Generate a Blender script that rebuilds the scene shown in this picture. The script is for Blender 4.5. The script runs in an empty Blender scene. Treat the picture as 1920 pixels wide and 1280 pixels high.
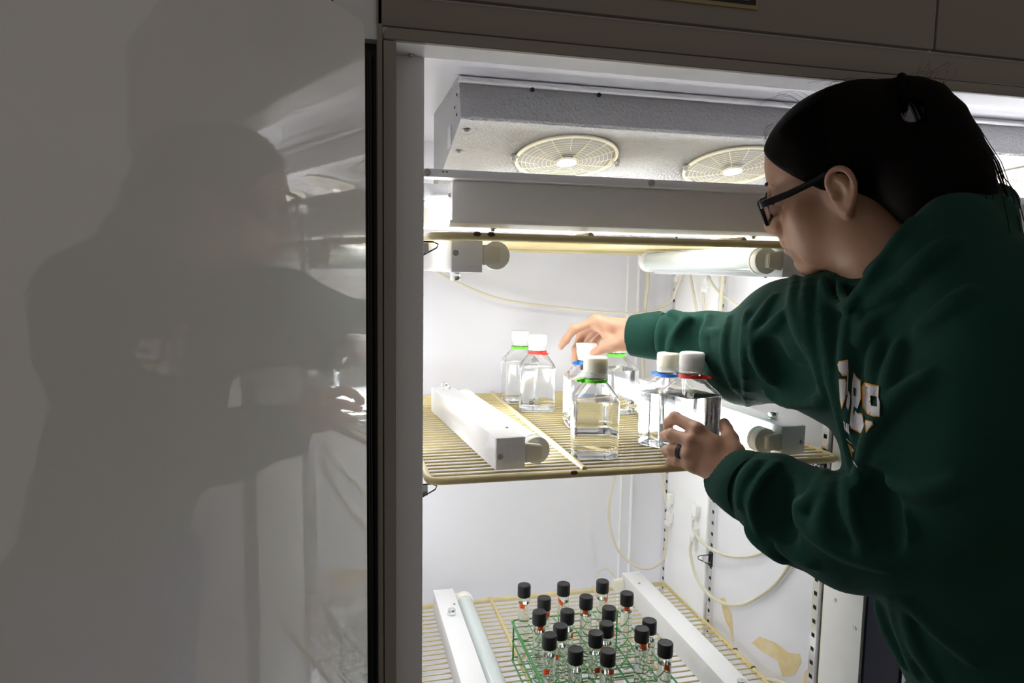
import bpy, bmesh, math, random
import numpy as np
from mathutils import Vector, Matrix
random.seed(7); np.random.seed(7)
S = bpy.context.scene
C = bpy.context.scene.collection
pi = math.pi

# ---------------------------------------------------------------- camera
CAM = np.array([0.0, 0.0, 1.45])
FPX = 1341.742
YAW, PIT, ROL = 0.242170688, 0.102528021, 0.0165580291
CF = np.array([math.sin(YAW)*math.cos(PIT), math.cos(YAW)*math.cos(PIT), -math.sin(PIT)])
_r = np.array([math.cos(YAW), -math.sin(YAW), 0.0]); _u = np.cross(_r, CF)
CR = math.cos(ROL)*_r + math.sin(ROL)*_u
CU = -math.sin(ROL)*_r + math.cos(ROL)*_u
cam_data = bpy.data.cameras.new('camera'); cam = bpy.data.objects.new('camera', cam_data); C.objects.link(cam)
cam_data.sensor_width = 36.0; cam_data.lens = FPX/1920*36.0; cam_data.clip_start = 0.02
cam.matrix_world = Matrix([[CR[0], CU[0], -CF[0], CAM[0]], [CR[1], CU[1], -CF[1], CAM[1]], [CR[2], CU[2], -CF[2], CAM[2]], [0, 0, 0, 1]])
S.camera = cam

# ---------------------------------------------------------------- light, exposure
AMBIENT = 0.095
TUBE = 9.0         # lit fluorescent tubes
CANOPY = 7.0
S.view_settings.view_transform = 'Standard'; S.view_settings.look = 'None'
S.view_settings.gamma = 1.0; S.view_settings.use_curve_mapping = False
S.view_settings.exposure = 0.8
wd = bpy.data.worlds.new('dim_room'); S.world = wd; wd.use_nodes = True
wd.node_tree.nodes['Background'].inputs[0].default_value = (1.0, 0.93, 0.86, 1)
wd.node_tree.nodes['Background'].inputs[1].default_value = AMBIENT
try:
    S.cycles.max_bounces = 20; S.cycles.transmission_bounces = 18; S.cycles.transparent_max_bounces = 16
    S.cycles.diffuse_bounces = 7; S.cycles.glossy_bounces = 6; S.cycles.sample_clamp_indirect = 6.0
except Exception:
    pass

# ---------------------------------------------------------------- materials
def mat(name, col, rough=0.5, metal=0.0, trans=0.0, ior=1.45, emit=0.0, ecol=None, bump=None, var=None, coat=0.0, sheen=0.0, spec=0.5, sss=0.0, ssr=(0.012, 0.004, 0.002)):
    """bump=(scale, strength, detail, stretch xyz) noise relief; var=(scale, second colour, amount) blotchy colour"""
    m = bpy.data.materials.new(name); m.use_nodes = True
    nt = m.node_tree; b = nt.nodes['Principled BSDF']; I = b.inputs
    I['Base Color'].default_value = (*col, 1); I['Roughness'].default_value = rough; I['Metallic'].default_value = metal
    I['Transmission Weight'].default_value = trans; I['IOR'].default_value = ior; I['Coat Weight'].default_value = coat
    I['Specular IOR Level'].default_value = spec
    if sheen: I['Sheen Weight'].default_value = sheen; I['Sheen Roughness'].default_value = 0.45
    if sss:
        I['Subsurface Weight'].default_value = sss; I['Subsurface Radius'].default_value = ssr; I['Subsurface Scale'].default_value = 0.6
    if emit:
        I['Emission Color'].default_value = (*(ecol or col), 1); I['Emission Strength'].default_value = emit
    tc = nt.nodes.new('ShaderNodeTexCoord')
    if var:
        n = nt.nodes.new('ShaderNodeTexNoise'); n.inputs['Scale'].default_value = var[0]; n.inputs['Detail'].default_value = 4
        r = nt.nodes.new('ShaderNodeValToRGB'); r.color_ramp.elements[0].position = 0.4; r.color_ramp.elements[1].position = 0.7
        r.color_ramp.elements[0].color = (*col, 1); r.color_ramp.elements[1].color = (*[col[i]*(1-var[2])+var[1][i]*var[2] for i in range(3)], 1)
        nt.links.new(tc.outputs['Object'], n.inputs['Vector']); nt.links.new(n.outputs['Fac'], r.inputs['Fac']); nt.links.new(r.outputs['Color'], I['Base Color'])
    if bump:
        n = nt.nodes.new('ShaderNodeTexNoise'); n.inputs['Scale'].default_value = bump[0]; n.inputs['Detail'].default_value = bump[2]
        mp = nt.nodes.new('ShaderNodeMapping'); st = bump[3] if len(bump) > 3 else (1, 1, 1); mp.inputs['Scale'].default_value = st
        bp = nt.nodes.new('ShaderNodeBump'); bp.inputs['Strength'].default_value = bump[1]; bp.inputs['Distance'].default_value = bump[4] if len(bump) > 4 else 0.002
        nt.links.new(tc.outputs['Object'], mp.inputs['Vector']); nt.links.new(mp.outputs['Vector'], n.inputs['Vector'])
        nt.links.new(n.outputs['Fac'], bp.inputs['Height']); nt.links.new(bp.outputs['Normal'], I['Normal'])
    return m

M = {}
M['fascia'] = mat('fascia_paint', (0.30, 0.255, 0.215), 0.45, bump=(900, 0.12, 2, (1, 1, 1), 0.0005))
M['frame'] = mat('frame_paint', (0.31, 0.275, 0.235), 0.45)
M['tape'] = mat('masking_tape', (0.40, 0.30, 0.20), 0.7, var=(60, (0.35, 0.22, 0.1), 0.5))
M['jamb'] = mat('jamb_paint', (0.88, 0.88, 0.90), 0.4)
M['liner'] = mat('white_liner', (0.77, 0.77, 0.80), 0.25, var=(3, (0.74, 0.73, 0.78), 0.6))
M['liner_gloss'] = mat('white_gloss_panel', (0.93, 0.93, 0.94), 0.16)
M['panel'] = mat('mullion_panel', (0.80, 0.79, 0.77), 0.3, var=(14, (0.72, 0.71, 0.69), 0.5))
M['dark_panel'] = mat('dark_grey_breaker', (0.24, 0.24, 0.255), 0.4)
M['black'] = mat('black_rubber', (0.012, 0.012, 0.012), 0.45)
M['black_gloss'] = mat('black_gloss_trim', (0.02, 0.02, 0.022), 0.2)
M['cream'] = mat('cream_plastic', (0.80, 0.74, 0.56), 0.4)
M['door'] = mat('door_enamel', (0.91, 0.89, 0.86), 0.42, bump=(240, 0.05, 1, (1, 1, 1), 0.00025), ior=2.0, coat=1.0)
M['door'].node_tree.nodes['Principled BSDF'].inputs['Coat IOR'].default_value = 2.0
M['door'].node_tree.nodes['Principled BSDF'].inputs['Coat Roughness'].default_value = 0.025
for _l in list(M['door'].node_tree.links):
    if _l.to_socket.name == 'Normal' and _l.to_node.type == 'BSDF_PRINCIPLED':
        M['door'].node_tree.links.new(_l.from_socket, _l.to_node.inputs['Coat Normal'])
M['door_edge'] = mat('door_skin', (0.26, 0.23, 0.20), 0.4)
M['alu'] = mat('aluminium', (0.84, 0.84, 0.84), 0.2, 1.0)
M['steel'] = mat('zinc_screw', (0.55, 0.55, 0.54), 0.25, 1.0)
M['stucco'] = mat('embossed_aluminium', (0.44, 0.44, 0.44), 0.36, 0.4, bump=(190, 1.0, 3, (1, 1, 1), 0.0045))
M['fan_grey'] = mat('grey_fan_plastic', (0.34, 0.34, 0.33), 0.5)
M['shade'] = mat('dark_recess', (0.02, 0.02, 0.02), 0.6)
M['lampbox'] = mat('lamp_box_paint', (0.84, 0.84, 0.85), 0.22)
M['holder'] = mat('cream_holder', (0.80, 0.77, 0.66), 0.4)
M['cap_w'] = mat('lamp_cap', (0.86, 0.85, 0.80), 0.35)
M['tube_on'] = mat('lit_tube', (0.9, 0.95, 0.95), 0.3, emit=TUBE, ecol=(0.93, 0.97, 1.0))
M['tube_wall_added'] = mat('added_wall_tube', (0.9, 0.95, 0.95), 0.3, emit=2.4, ecol=(0.96, 0.97, 1.0))
M['tube_floor_added'] = mat('added_floor_tube', (0.9, 0.95, 0.95), 0.3, emit=TUBE*.55, ecol=(0.95, 0.97, 1.0))
M['tube_canopy'] = mat('lit_canopy_tube', (0.9, 0.95, 0.95), 0.3, emit=CANOPY, ecol=(0.98, 0.97, 1.0))
M['tube_dim'] = mat('unlit_tube_milky', (0.62, 0.68, 0.67), 0.12, coat=0.5)
M['shelf'] = mat('cream_shelf_coating', (0.62, 0.51, 0.25), 0.38, var=(22, (0.70, 0.60, 0.36), 0.7))
M['rust'] = mat('rust_spot', (0.10, 0.05, 0.02), 0.8)
M['cord'] = mat('cream_cord', (0.66, 0.62, 0.48), 0.45)
M['plug'] = mat('white_plug', (0.88, 0.88, 0.86), 0.3)
M['pet'] = mat('clear_bottle_plastic', (0.985, 0.99, 0.99), 0.02, trans=1.0, ior=1.45)
M['water'] = mat('clear_water', (0.99, 0.995, 0.995), 0.0, trans=1.0, ior=1.33)
M['glass'] = mat('clear_glass', (0.98, 0.99, 0.985), 0.01, trans=1.0, ior=1.48)
M['gel'] = mat('clear_medium', (0.97, 0.97, 0.94), 0.0, trans=1.0, ior=1.34)
M['cap_cream'] = mat('cream_screw_cap', (0.80, 0.78, 0.66), 0.4, sss=0.7, ssr=(.02, .02, .016))
M['cap_white'] = mat('white_screw_cap', (0.82, 0.80, 0.80), 0.4, sss=0.7, ssr=(.02, .02, .02))
M['ring_clear'] = mat('translucent_ring', (0.90, 0.90, 0.86), 0.3, trans=0.5)
M['cap_black'] = mat('black_screw_cap', (0.012, 0.012, 0.013), 0.42)
M['orange'] = mat('orange_label', (0.95, 0.13, 0.02), 0.6)
M['ink'] = mat('label_ink', (0.05, 0.01, 0.01), 0.6)
M['rack'] = mat('green_coated_wire', (0.05, 0.26, 0.07), 0.35)
M['tie_green'] = mat('green_cable_tie', (0.16, 0.78, 0.03), 0.4)
M['tie_blue'] = mat('blue_cable_tie', (0.02, 0.20, 0.80), 0.4)
M['tie_red'] = mat('red_cable_tie', (0.95, 0.05, 0.03), 0.4)
M['stain'] = mat('old_yellow_tape', (0.66, 0.52, 0.26), 0.6, var=(40, (0.74, 0.64, 0.42), 0.8))
M['keypad'] = mat('black_keypad', (0.006, 0.006, 0.007), 0.3)
M['keypad_rim'] = mat('keypad_tan_rim', (0.40, 0.31, 0.16), 0.5)
M['ink_grey'] = mat('keypad_print', (0.35, 0.34, 0.30), 0.5)
M['floor'] = mat('grey_floor', (0.18, 0.17, 0.16), 0.6)
M['wall'] = mat('dark_wall', (0.20, 0.18, 0.16), 0.8)
M['skin'] = mat('skin', (0.45, 0.255, 0.165), 0.48, bump=(700, 0.12, 3, (1, 1, 1), 0.0006), var=(45, (0.42, 0.21, 0.135), 0.5), sss=0.12)
M['fleece'] = mat('green_fleece', (0.0125, 0.052, 0.038), 0.9, bump=(900, 0.35, 3, (1, 1, 1), 0.0012), sheen=0.04, spec=0.1)
M['rib'] = mat('green_rib_knit', (0.012, 0.046, 0.033), 0.9, bump=(700, 0.4, 2, (1, 1, 1), 0.0012), sheen=0.04, spec=0.1)
M['hair'] = mat('dark_brown_hair', (0.004, 0.0027, 0.002), 0.55, bump=(60, 0.5, 4, (1, 1, 9), 0.002), spec=0.06)
M['print_w'] = mat('white_print', (0.62, 0.61, 0.64), 0.7, bump=(500, 0.2, 2))
M['print_g'] = mat('gold_print', (0.80, 0.38, 0.03), 0.7)
M['jean'] = mat('blue_denim', (0.02, 0.04, 0.14), 0.85, bump=(800, 0.3, 2))
M['shoe'] = mat('dark_shoe', (0.03, 0.03, 0.035), 0.6)
M['specs'] = mat('black_acetate', (0.006, 0.006, 0.009), 0.2)
M['lens'] = mat('spectacle_lens', (0.97, 0.98, 1.0), 0.0, trans=1.0, ior=1.5)
M['ring'] = mat('black_silicone_ring', (0.012, 0.014, 0.02), 0.5)
M['eye'] = mat('eye_white', (0.75, 0.72, 0.70), 0.15)

# ---------------------------------------------------------------- mesh helpers
def base_of(o):
    v = Vector((0, 0, 0))
    while o is not None:
        v += o.location; o = o.parent
    return v

class MB:
    def __init__(s): s.v = []; s.f = []; s.sm = []
    def add(s, vs, fs, smooth=False):
        n = len(s.v); s.v += [tuple(float(c) for c in p) for p in vs]; s.f += [tuple(i+n for i in q) for q in fs]; s.sm += [smooth]*len(fs); return s
    def box(s, x0, x1, y0, y1, z0, z1, bev=0.0, seg=2, mtx=None):
        bm = bmesh.new(); bmesh.ops.create_cube(bm, size=1.0)
        for p in bm.verts:
            p.co = Vector((x0+(p.co.x+.5)*(x1-x0), y0+(p.co.y+.5)*(y1-y0), z0+(p.co.z+.5)*(z1-z0)))
        if bev > 0:
            bmesh.ops.bevel(bm, geom=list(bm.edges), offset=bev, segments=seg, affect='EDGES', profile=0.5)
        if mtx is not None: bmesh.ops.transform(bm, matrix=mtx, verts=bm.verts)
        bm.verts.index_update()
        s.add([p.co[:] for p in bm.verts], [[p.index for p in q.verts] for q in bm.faces], False); bm.free(); return s
    def tube(s, pts, r, n=8, caps=True, closed=False, flat=None):
        pts = [Vector(p) for p in pts]; k = len(pts)
        rs = r if hasattr(r, '__len__') else [r]*k
        T = []
        for i in range(k):
            a = pts[i-1] if (i > 0 or closed) else pts[i]; b = pts[(i+1) % k] if (i < k-1 or closed) else pts[i]
            T.append((b-a).normalized())
        up = Vector((0, 0, 1)) if abs(T[0].z) < .9 else Vector((1, 0, 0))
        N = (up - T[0]*up.dot(T[0])).normalized(); vs = []
        for i in range(k):
            N = (N - T[i]*N.dot(T[i]))
            N = N.normalized() if N.length > 1e-6 else T[i].orthogonal().normalized()
            B = T[i].cross(N)
            for j in range(n):
                a = 2*pi*j/n
                vs.append(pts[i] + (N*math.cos(a)*(flat or 1.0) + B*math.sin(a))*rs[i])
        fs = [(i*n+j, i*n+(j+1) % n, ((i+1) % k)*n+(j+1) % n, ((i+1) % k)*n+j) for i in range(k if closed else k-1) for j in range(n)]
        s.add(vs, fs, True)
        if caps and not closed:
            m = len(s.v)-len(vs); s.f += [tuple(m+j for j in range(n))[::-1], tuple(m+(k-1)*n+j for j in range(n))]; s.sm += [False, False]
        return s
    def lathe(s, prof, o=(0, 0, 0), axis='z', n=24, close=False, smooth=True):
        def P(r, h, a):
            c, d = r*math.cos(a), r*math.sin(a)
            return {'z': (o[0]+c, o[1]+d, o[2]+h), 'y': (o[0]+d, o[1]+h, o[2]+c), 'x': (o[0]+h, o[1]+c, o[2]+d)}[axis]
        vs = [P(r, h, 2*pi*j/n) for r, h in prof for j in range(n)]; k = len(prof)
        fs = [(i*n+j, i*n+(j+1) % n, (i+1)*n+(j+1) % n, (i+1)*n+j) for i in range(k-1) for j in range(n)]
        if close: fs += [((k-1)*n+j, (k-1)*n+(j+1) % n, (j+1) % n, j) for j in range(n)]
        s.add(vs, fs, smooth)
        if not close:
            m = len(s.v)-len(vs)
            if prof[0][0] > 1e-5: s.f.append(tuple(m+j for j in range(n))[::-1]); s.sm.append(False)
            if prof[-1][0] > 1e-5: s.f.append(tuple(m+(k-1)*n+j for j in range(n))); s.sm.append(False)
        return s
    def loft(s, rings, cap0=True, cap1=True, smooth=True):
        n = len(rings[0]); k = len(rings); vs = [p for r in rings for p in r]
        fs = [(i*n+j, i*n+(j+1) % n, (i+1)*n+(j+1) % n, (i+1)*n+j) for i in range(k-1) for j in range(n)]
        s.add(vs, fs, smooth); m = len(s.v)-len(vs)
        if cap0: s.f.append(tuple(m+j for j in range(n))[::-1]); s.sm.append(False)
        if cap1: s.f.append(tuple(m+(k-1)*n+j for j in range(n))); s.sm.append(False)
        return s
    def prism(s, poly, a0, a1, axis='x'):
        n = len(poly)
        def P(a, u, v): return {'x': (a, u, v), 'y': (u, a, v), 'z': (u, v, a)}[axis]
        vs = [P(a0, *q) for q in poly]+[P(a1, *q) for q in poly]
        fs = [tuple(range(n)), tuple(range(n, 2*n))[::-1]]+[((j+1) % n, j, n+j, n+(j+1) % n) for j in range(n)]
        return s.add(vs, fs, False)
    def build(s, name, m, parent=None, bev=0.0, seg=2, fix=True):
        me = bpy.data.meshes.new(name); b = base_of(parent) if parent else Vector((0, 0, 0))
        me.from_pydata([(x-b.x, y-b.y, z-b.z) for x, y, z in s.v], [], s.f)
        me.polygons.foreach_set('use_smooth', s.sm)
        if fix or bev:
            bm = bmesh.new(); bm.from_mesh(me); bmesh.ops.remove_doubles(bm, verts=bm.verts, dist=1e-7)
            if bev:
                bmesh.ops.bevel(bm, geom=[e for e in bm.edges if e.is_manifold and e.calc_face_angle(0) > 0.5], offset=bev, segments=seg, affect='EDGES')
            bmesh.ops.recalc_face_normals(bm, faces=bm.faces); bm.to_mesh(me); bm.free()
        if fix: me.set_sharp_from_angle(angle=math.radians(38))
        me.materials.append(m if not isinstance(m, str) else M[m])
        o = bpy.data.objects.new(name, me); C.objects.link(o)
        if parent: o.parent = parent
        return o

def thing(name, label, cat, loc=(0, 0, 0), group=None):
    o = bpy.data.objects.new(name, None); C.objects.link(o); o.location = loc; o.empty_display_size = 0.05
    o['label'] = label; o['category'] = cat
    if group: o['group'] = group
    return o
def tag(o, label, cat, group=None):
    o['label'] = label; o['category'] = cat
    if group: o['group'] = group
    return o
def copy_tree(o, parent=None):
    c = o.copy(); C.objects.link(c)
    if parent is not None: c.parent = parent
    for ch in list(o.children): copy_tree(ch, c)
    return c
def smooth_path(pts, sub=6):
    P = [np.array(p, float) for p in pts]; out = []
    for i in range(len(P)-1):
        p0 = P[max(i-1, 0)]; p1 = P[i]; p2 = P[i+1]; p3 = P[min(i+2, len(P)-1)]
        for k in range(sub):
            t = k/sub
            out.append(0.5*((2*p1)+(-p0+p2)*t+(2*p0-5*p1+4*p2-p3)*t*t+(-p0+3*p1-3*p2+p3)*t**3))
    out.append(P[-1]); return [tuple(p) for p in out]
def screw(parent, p, axis='y', r=0.004, sgn=-1, name='screw'):
    """hex washer-head screw standing proud of a surface"""
    h = sgn*0.003
    return MB().lathe([(r*1.5, 0), (r*1.5, h*.25), (r, h*.3), (r*.95, h), (r*.45, h*1.02), (r*.4, h*.6)], p, axis, 10).build(name, 'steel', parent)

# ================================================================ room
def struct(name, mb, m):
    o = mb.build(name, m); o['kind'] = 'structure'; return o
struct('floor', MB().box(-2.2, 3.2, -1.6, 2.4, -0.05, 0.0), 'floor')
struct('wall_back', MB().box(-2.2, 3.2, 2.4, 2.5, 0.0, 2.7), 'wall')

# ================================================================ growth chamber (fixed body)
XL, XR, XD, YB, ZC = 0.10, 1.60, 0.815, 1.70, 1.74
ch = thing('growth_chamber', 'large white two-door reach-in growth chamber with its lit interior open', 'growth chamber', (0.8, 1.25, 0.0))
MB().box(-0.02, 1.74, 1.76, 1.78, 0.0, 2.08).build('rear_panel', 'door_edge', ch)
MB().box(-0.02, 0.0, 0.97, 1.76, 0.0, 2.08).build('outer_side', 'door_edge', ch)
MB().box(1.72, 1.74, 0.86, 1.76, 0.0, 2.08).build('outer_side', 'door_edge', ch)
MB().box(-0.02, 1.74, 0.87, 1.76, 2.08, 2.10).build('outer_top', 'door_edge', ch)
MB().box(XL, XR, YB, YB+.02, 0.10, ZC).build('back_wall', 'liner', ch)
MB().box(XL-.02, XL, 0.95, YB, 0.10, ZC).build('left_wall', 'liner', ch)
MB().box(XR, XR+.02, 0.95, YB, 0.10, ZC).build('right_wall', 'liner', ch)
MB().box(XL, XR, 0.907, YB, ZC, ZC+.02).build('inner_ceiling', 'liner', ch)
MB().box(-0.02, 1.74, 0.95, YB, 0.08, 0.10).build('inner_floor', 'liner', ch)
MB().box(XD, 0.875, 0.93, YB, 0.10, 1.56, 0.004).build('divider_wall', 'liner', ch)
# soft cove in the rear right corner (vertical folded trim)
cv = MB()
cv.loft([[(0.765+0.05*math.sin(a), YB-0.05+0.05*math.cos(a), z) for a in np.linspace(0, pi/2, 9)]+[(XD, YB, z)] for z in (0.1, 1.56)], False, False)
cv.build('corner_cove', 'liner', ch)
MB().box(0.745, 0.752, YB-.004, YB, 0.1, 1.56, .0015).build('cove_trim', 'liner_gloss', ch)
MB().box(0.716, 0.722, YB-.003, YB, 0.1, 1.56, .001).build('cove_trim', 'liner_gloss', ch)
# header: frame, soffit, fascia panels
MB().box(0.0, 1.74, 0.853, 0.907, 1.704, 2.08).build('header', 'jamb', ch)
hd = MB().prism([(0.0545+.006*(1-math.cos(a)), 1.7105+.006*math.sin(a)) if False else (0.0545, 1.7035), (0.0545, 1.7115), (0.0575, 1.7150), (0.0610, 1.7163), (0.749, 1.7163), (0.749, 1.7035)], 0.846, 0.855, 'y')
hd.build('opening_frame', 'frame', ch, 0.001)
MB().box(0.751, 0.8145, 0.847, 0.855, 1.7035, 1.7163, .001).build('frame_joint', 'tape', ch)['label'] = 'tan tape over the frame joint above the mullion'
MB().box(0.816, 1.66, 0.846, 0.855, 1.7035, 1.7163, .001).build('opening_frame', 'frame', ch)
MB().box(0.0545, 0.069, 0.846, 0.95, 0.10, 1.7025, .001).build('side_frame', 'frame', ch)
MB().box(0.0475, 0.0535, 0.848, 0.92, 0.0, 1.7525, .001).build('side_frame', 'fascia', ch)
MB().box(0.0475, 1.74, 0.848, 0.856, 1.7188, 1.7515, .0015).build('fascia_band', 'fascia', ch)
MB().box(0.0475, 0.7925, 0.844, 0.856, 1.7545, 2.08, .002).build('fascia_panel', 'fascia', ch)
MB().box(0.7955, 1.74, 0.844, 0.856, 1.7545, 2.08, .002).build('fascia_panel', 'fascia', ch)
MB().box(0.0475, 1.70, 0.85, 0.95, 0.0, 0.10).build('toe_panel', 'fascia', ch)
# control panel on the fascia, only its lower edge in view
cp = MB(); cp.box(0.335, 0.521, 0.841, 0.845, 1.7785, 1.90, .001); kp = cp.build('control_panel', 'keypad_rim', ch)
MB().box(0.345, 0.5165, 0.840, 0.842, 1.7835, 1.895).build('keypad', 'keypad', kp)
def pad(x0, x1, z0, z1):
    k = 0.003; m = MB()
    pts = [(x0+k-k*math.cos(a)*1, 0.8398, z0+k-k*math.sin(a)) for a in np.linspace(0, pi/2, 5)]+[(x1-k+k*math.sin(a), 0.8398, z0+k-k*math.cos(a)) for a in np.linspace(0, pi/2, 5)]
    pts += [(x1-k+k*math.cos(a), 0.8398, z1-k+k*math.sin(a)) for a in np.linspace(0, pi/2, 5)]+[(x0+k-k*math.sin(a), 0.8398, z1-k+k*math.cos(a)) for a in np.linspace(0, pi/2, 5)]
    return m.tube(pts, 0.00022, 5, closed=True).build('key_outline', 'ink_grey', kp)
pad(0.469, 0.485, 1.7880, 1.802); pad(0.4915, 0.5085, 1.7880, 1.802)
MB().add([(0.5005, .8395, 1.7915), (0.5045, .8395, 1.7965), (0.4965, .8395, 1.7965), (0.5005, .8400, 1.7915), (0.5045, .8400, 1.7965), (0.4965, .8400, 1.7965)], [(0, 1, 2), (5, 4, 3), (0, 3, 4, 1), (1, 4, 5, 2), (2, 5, 3, 0)]).build('down_arrow', 'keypad_rim', kp)
wv = MB()
for i, x in enumerate((0.4745, 0.4765, 0.4785)): wv.box(x, x+.0013, .8395, .84, 1.7902, 1.7912+.0006*(i % 2))
wv.build('key_print', 'ink_grey', kp)
# left jamb and its dark edge strips
MB().box(0.069, 0.1075, 0.905, 0.953, 0.10, 1.7038, .0008).build('jamb', 'jamb', ch)
MB().box(-0.02, 0.0475, 0.87, 0.97, 0.0, 2.08).build('hinge_strip', 'black', ch)
MB().lathe([(0.004, 0.1), (0.004, 1.69)], (0.0405, 0.868, 0), 'z', 10).build('hinge_bead', 'black_gloss', ch)
screw(ch, (0.0905, 0.898, 1.704), 'z', 0.003, -1)
# mullion between the two doors
MB().box(0.801, 0.875, 0.905, 0.95, 0.10, 1.7038, .001).build('mullion', 'dark_panel', ch)
MB().box(0.7985, 0.803, 0.9035, 0.9085, 0.10, 1.70, .0005).build('mullion_gasket', 'black', ch)
MB().box(0.872, 0.8765, 0.9035, 0.908, 0.10, 1.70, .0005).build('mullion_gasket', 'black', ch)
mp = MB().box(0.7985, 0.8155, 0.9095, 0.9995, 0.10, 1.56, .001).build('mullion_panel', 'panel', ch)
for y, z in ((0.973, 0.912), (0.924, 0.888), (0.985, 0.715), (0.924, 0.70), (0.973, 1.11), (0.924, 1.09), (0.973, 1.30), (0.924, 1.29)):
    MB().lathe([(0.0042, 0), (0.0038, -.0008), (0.0018, -.001), (0.0016, -.0003)], (0.7985, y, z), 'x', 12).build('rivet', 'alu', mp)
MB().box(0.8045, 0.8155, 1.001, 1.0065, 0.10, 1.56, .001).build('mullion_trim', 'liner_gloss', ch)
MB().box(0.8065, 0.8155, 1.0075, 1.0125, 0.10, 1.56, .001).build('mullion_trim', 'cream', ch)
MB().box(0.8085, 0.8155, 1.0135, 1.018, 0.10, 1.56, .0005).build('mullion_trim', 'black_gloss', ch)
# slotted shelf standards: rails and rungs over a dark channel
def standard(x, y, face, z0=0.11, z1=1.55, w=0.0085):
    m = MB(); p = 0.0254; d0, d1 = sorted((x, x+face*0.006))
    m.box(d0, d1, y-w, y-w*.5, z0, z1); m.box(d0, d1, y+w*.5, y+w, z0, z1)
    z = z0
    while z < z1-p: m.box(d0, d1, y-w*.5, y+w*.5, z, z+p*.70); z += p
    o = m.build('shelf_standard', 'alu', ch)
    e0, e1 = sorted((x, x+face*0.0035)); MB().box(e0, e1, y-w*.5, y+w*.5, z0, z1).build('slot_back', 'shade', o)
    return o
for y in (1.035, 1.388, 1.618): standard(XD, y, -1)
for y in (1.0, 1.40, 1.62): standard(XL, y, 1)
for y in (1.0, 1.62): standard(XR, y, -1); standard(0.875, y, 1)
# socket pilaster on the divider
MB().box(0.803, XD, 1.403, 1.603, 0.10, 1.55, .004, 3).build('socket_pilaster', 'liner_gloss', ch)
# old tape stains on the divider wall
def blot(name, pts, th=0.0006):
    cy = sum(p[0] for p in pts)/len(pts); cz = sum(p[1] for p in pts)/len(pts); n = len(pts)
    m = MB(); m.add([(XD-th, a, b) for a, b in pts]+[(XD, a, b) for a, b in pts]+[(XD-th*1.3, cy, cz)], [(i, (i+1) % n, 2*n) for i in range(n)]+[(i, n+i, n+(i+1) % n, (i+1) % n) for i in range(n)])
    return m.build(name, 'stain', ch)
blot('tape_stain', [(1.225, .700), (1.20, .727), (1.15, .742), (1.105, .745), (1.075, .760), (1.068, .748), (1.085, .715), (1.105, .700), (1.12, .69), (1.14, .712), (1.18, .703)])
blot('tape_stain', [(1.352, .735), (1.335, .745), (1.302, .722), (1.290, .66), (1.305, .685), (1.33, .70)])
blot('tape_stain', [(1.058, .735), (1.043, .755), (1.032, .74), (1.035, .69), (1.05, .675), (1.062, .70)])
# mounting rail under the cooler
rl = MB().box(0.101, 1.60, 0.998, 1.002, 1.5725, 1.5835, .0005).box(0.101, 1.60, 1.002, 1.03, 1.5725, 1.5745)
rl = rl.build('mounting_rail', 'jamb', ch)
for x in (0.123, 0.455, 0.79, 1.13): screw(rl, (x, 0.998, 1.578), 'y', 0.0035)
for x in (0.145, 0.150): MB().lathe([(0.0012, 0), (0.0010, -.0006)], (x, 0.998, 1.580), 'y', 8).build('rivet_hole', 'shade', rl)

# the open left door
dr = bpy.data.objects.new('door', None); C.objects.link(dr); dr.parent = ch
dr.location = Vector((0.0335, 0.80, 0.0)) - ch.location
DA = math.radians(33.5)
dd = Vector((-math.sin(DA), -math.cos(DA), 0)); dn = Vector((math.cos(DA), -math.sin(DA), 0))
def DM(off=0.0):   # door frame: local x along the door from the hinge, y outwards (away from the camera), z up
    return Matrix(((dd.x, -dn.x, 0, 0.0335), (dd.y, -dn.y, 0, 0.80), (0, 0, 1, 0), (0, 0, 0, 1)))
dm = DM()
def dprism(name, poly, y0, y1, m, bev):
    b = MB().prism(poly, y0, y1, 'y'); b.v = [tuple(dm @ Vector(p)) for p in b.v]; return b.build(name, m, dr, bev, 3)
cr = 0.012
rc = [(cr-cr*math.cos(a), 1.707-cr+cr*math.sin(a)) for a in np.linspace(0, pi/2, 6)]
dprism('door_liner', [(0.0, 0.12)]+rc+[(0.70, 1.707), (0.70, 0.12)], 0.0, 0.012, 'door', 0.003)
dprism('door_gasket', [(0.004, 0.124), (0.004, 1.703), (0.696, 1.703), (0.696, 0.124)], 0.012, 0.030, 'black', 0.0)
dprism('door_skin', [(0.022, 0.10), (0.022, 1.722), (0.115, 1.722), (0.115, 0.10)], 0.030, 0.075, 'door_edge', 0.003)
dprism('door_skin', [(0.117, 0.10), (0.117, 1.722), (0.71, 1.722), (0.71, 0.10)], 0.030, 0.075, 'door_edge', 0.003)

# ================================================================ evaporator cooler under the ceiling
ev = thing('evaporator_cooler', 'embossed aluminium evaporator box with round fan grilles under the chamber ceiling', 'cooling unit', (0.88, 1.25, 1.66))
EX0, EX1 = 0.185, 1.58
def ebz(y): return 1.672-0.2778*(y-1.09)
hb = MB().prism([(1.116, 1.7395), (1.092, 1.676), (1.094, 1.6715), (1.098, 1.6695), (1.36, ebz(1.36)), (1.40, 1.60), (1.40, 1.7395)], EX0, EX1)
hous = hb.build('housing', 'stucco', ev)
FX = (0.387, 0.705, 1.023, 1.341); FY = 1.20; FR = 0.087
tl = math.atan(0.2778)
def fm(x): return Matrix.Translation((x, FY, ebz(FY))) @ Matrix.Rotation(-tl, 4, 'X')   # local z = into the housing
ct = MB()
for x in FX:
    b = MB().lathe([(FR-.004, -0.02), (FR-.004, 0.05)], (0, 0, 0), 'z', 48); ct.add([tuple(fm(x) @ Vector(p)) for p in b.v], b.f)
cut = ct.build('cutter', 'shade'); cut.location = (0, 0, 0)
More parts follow.
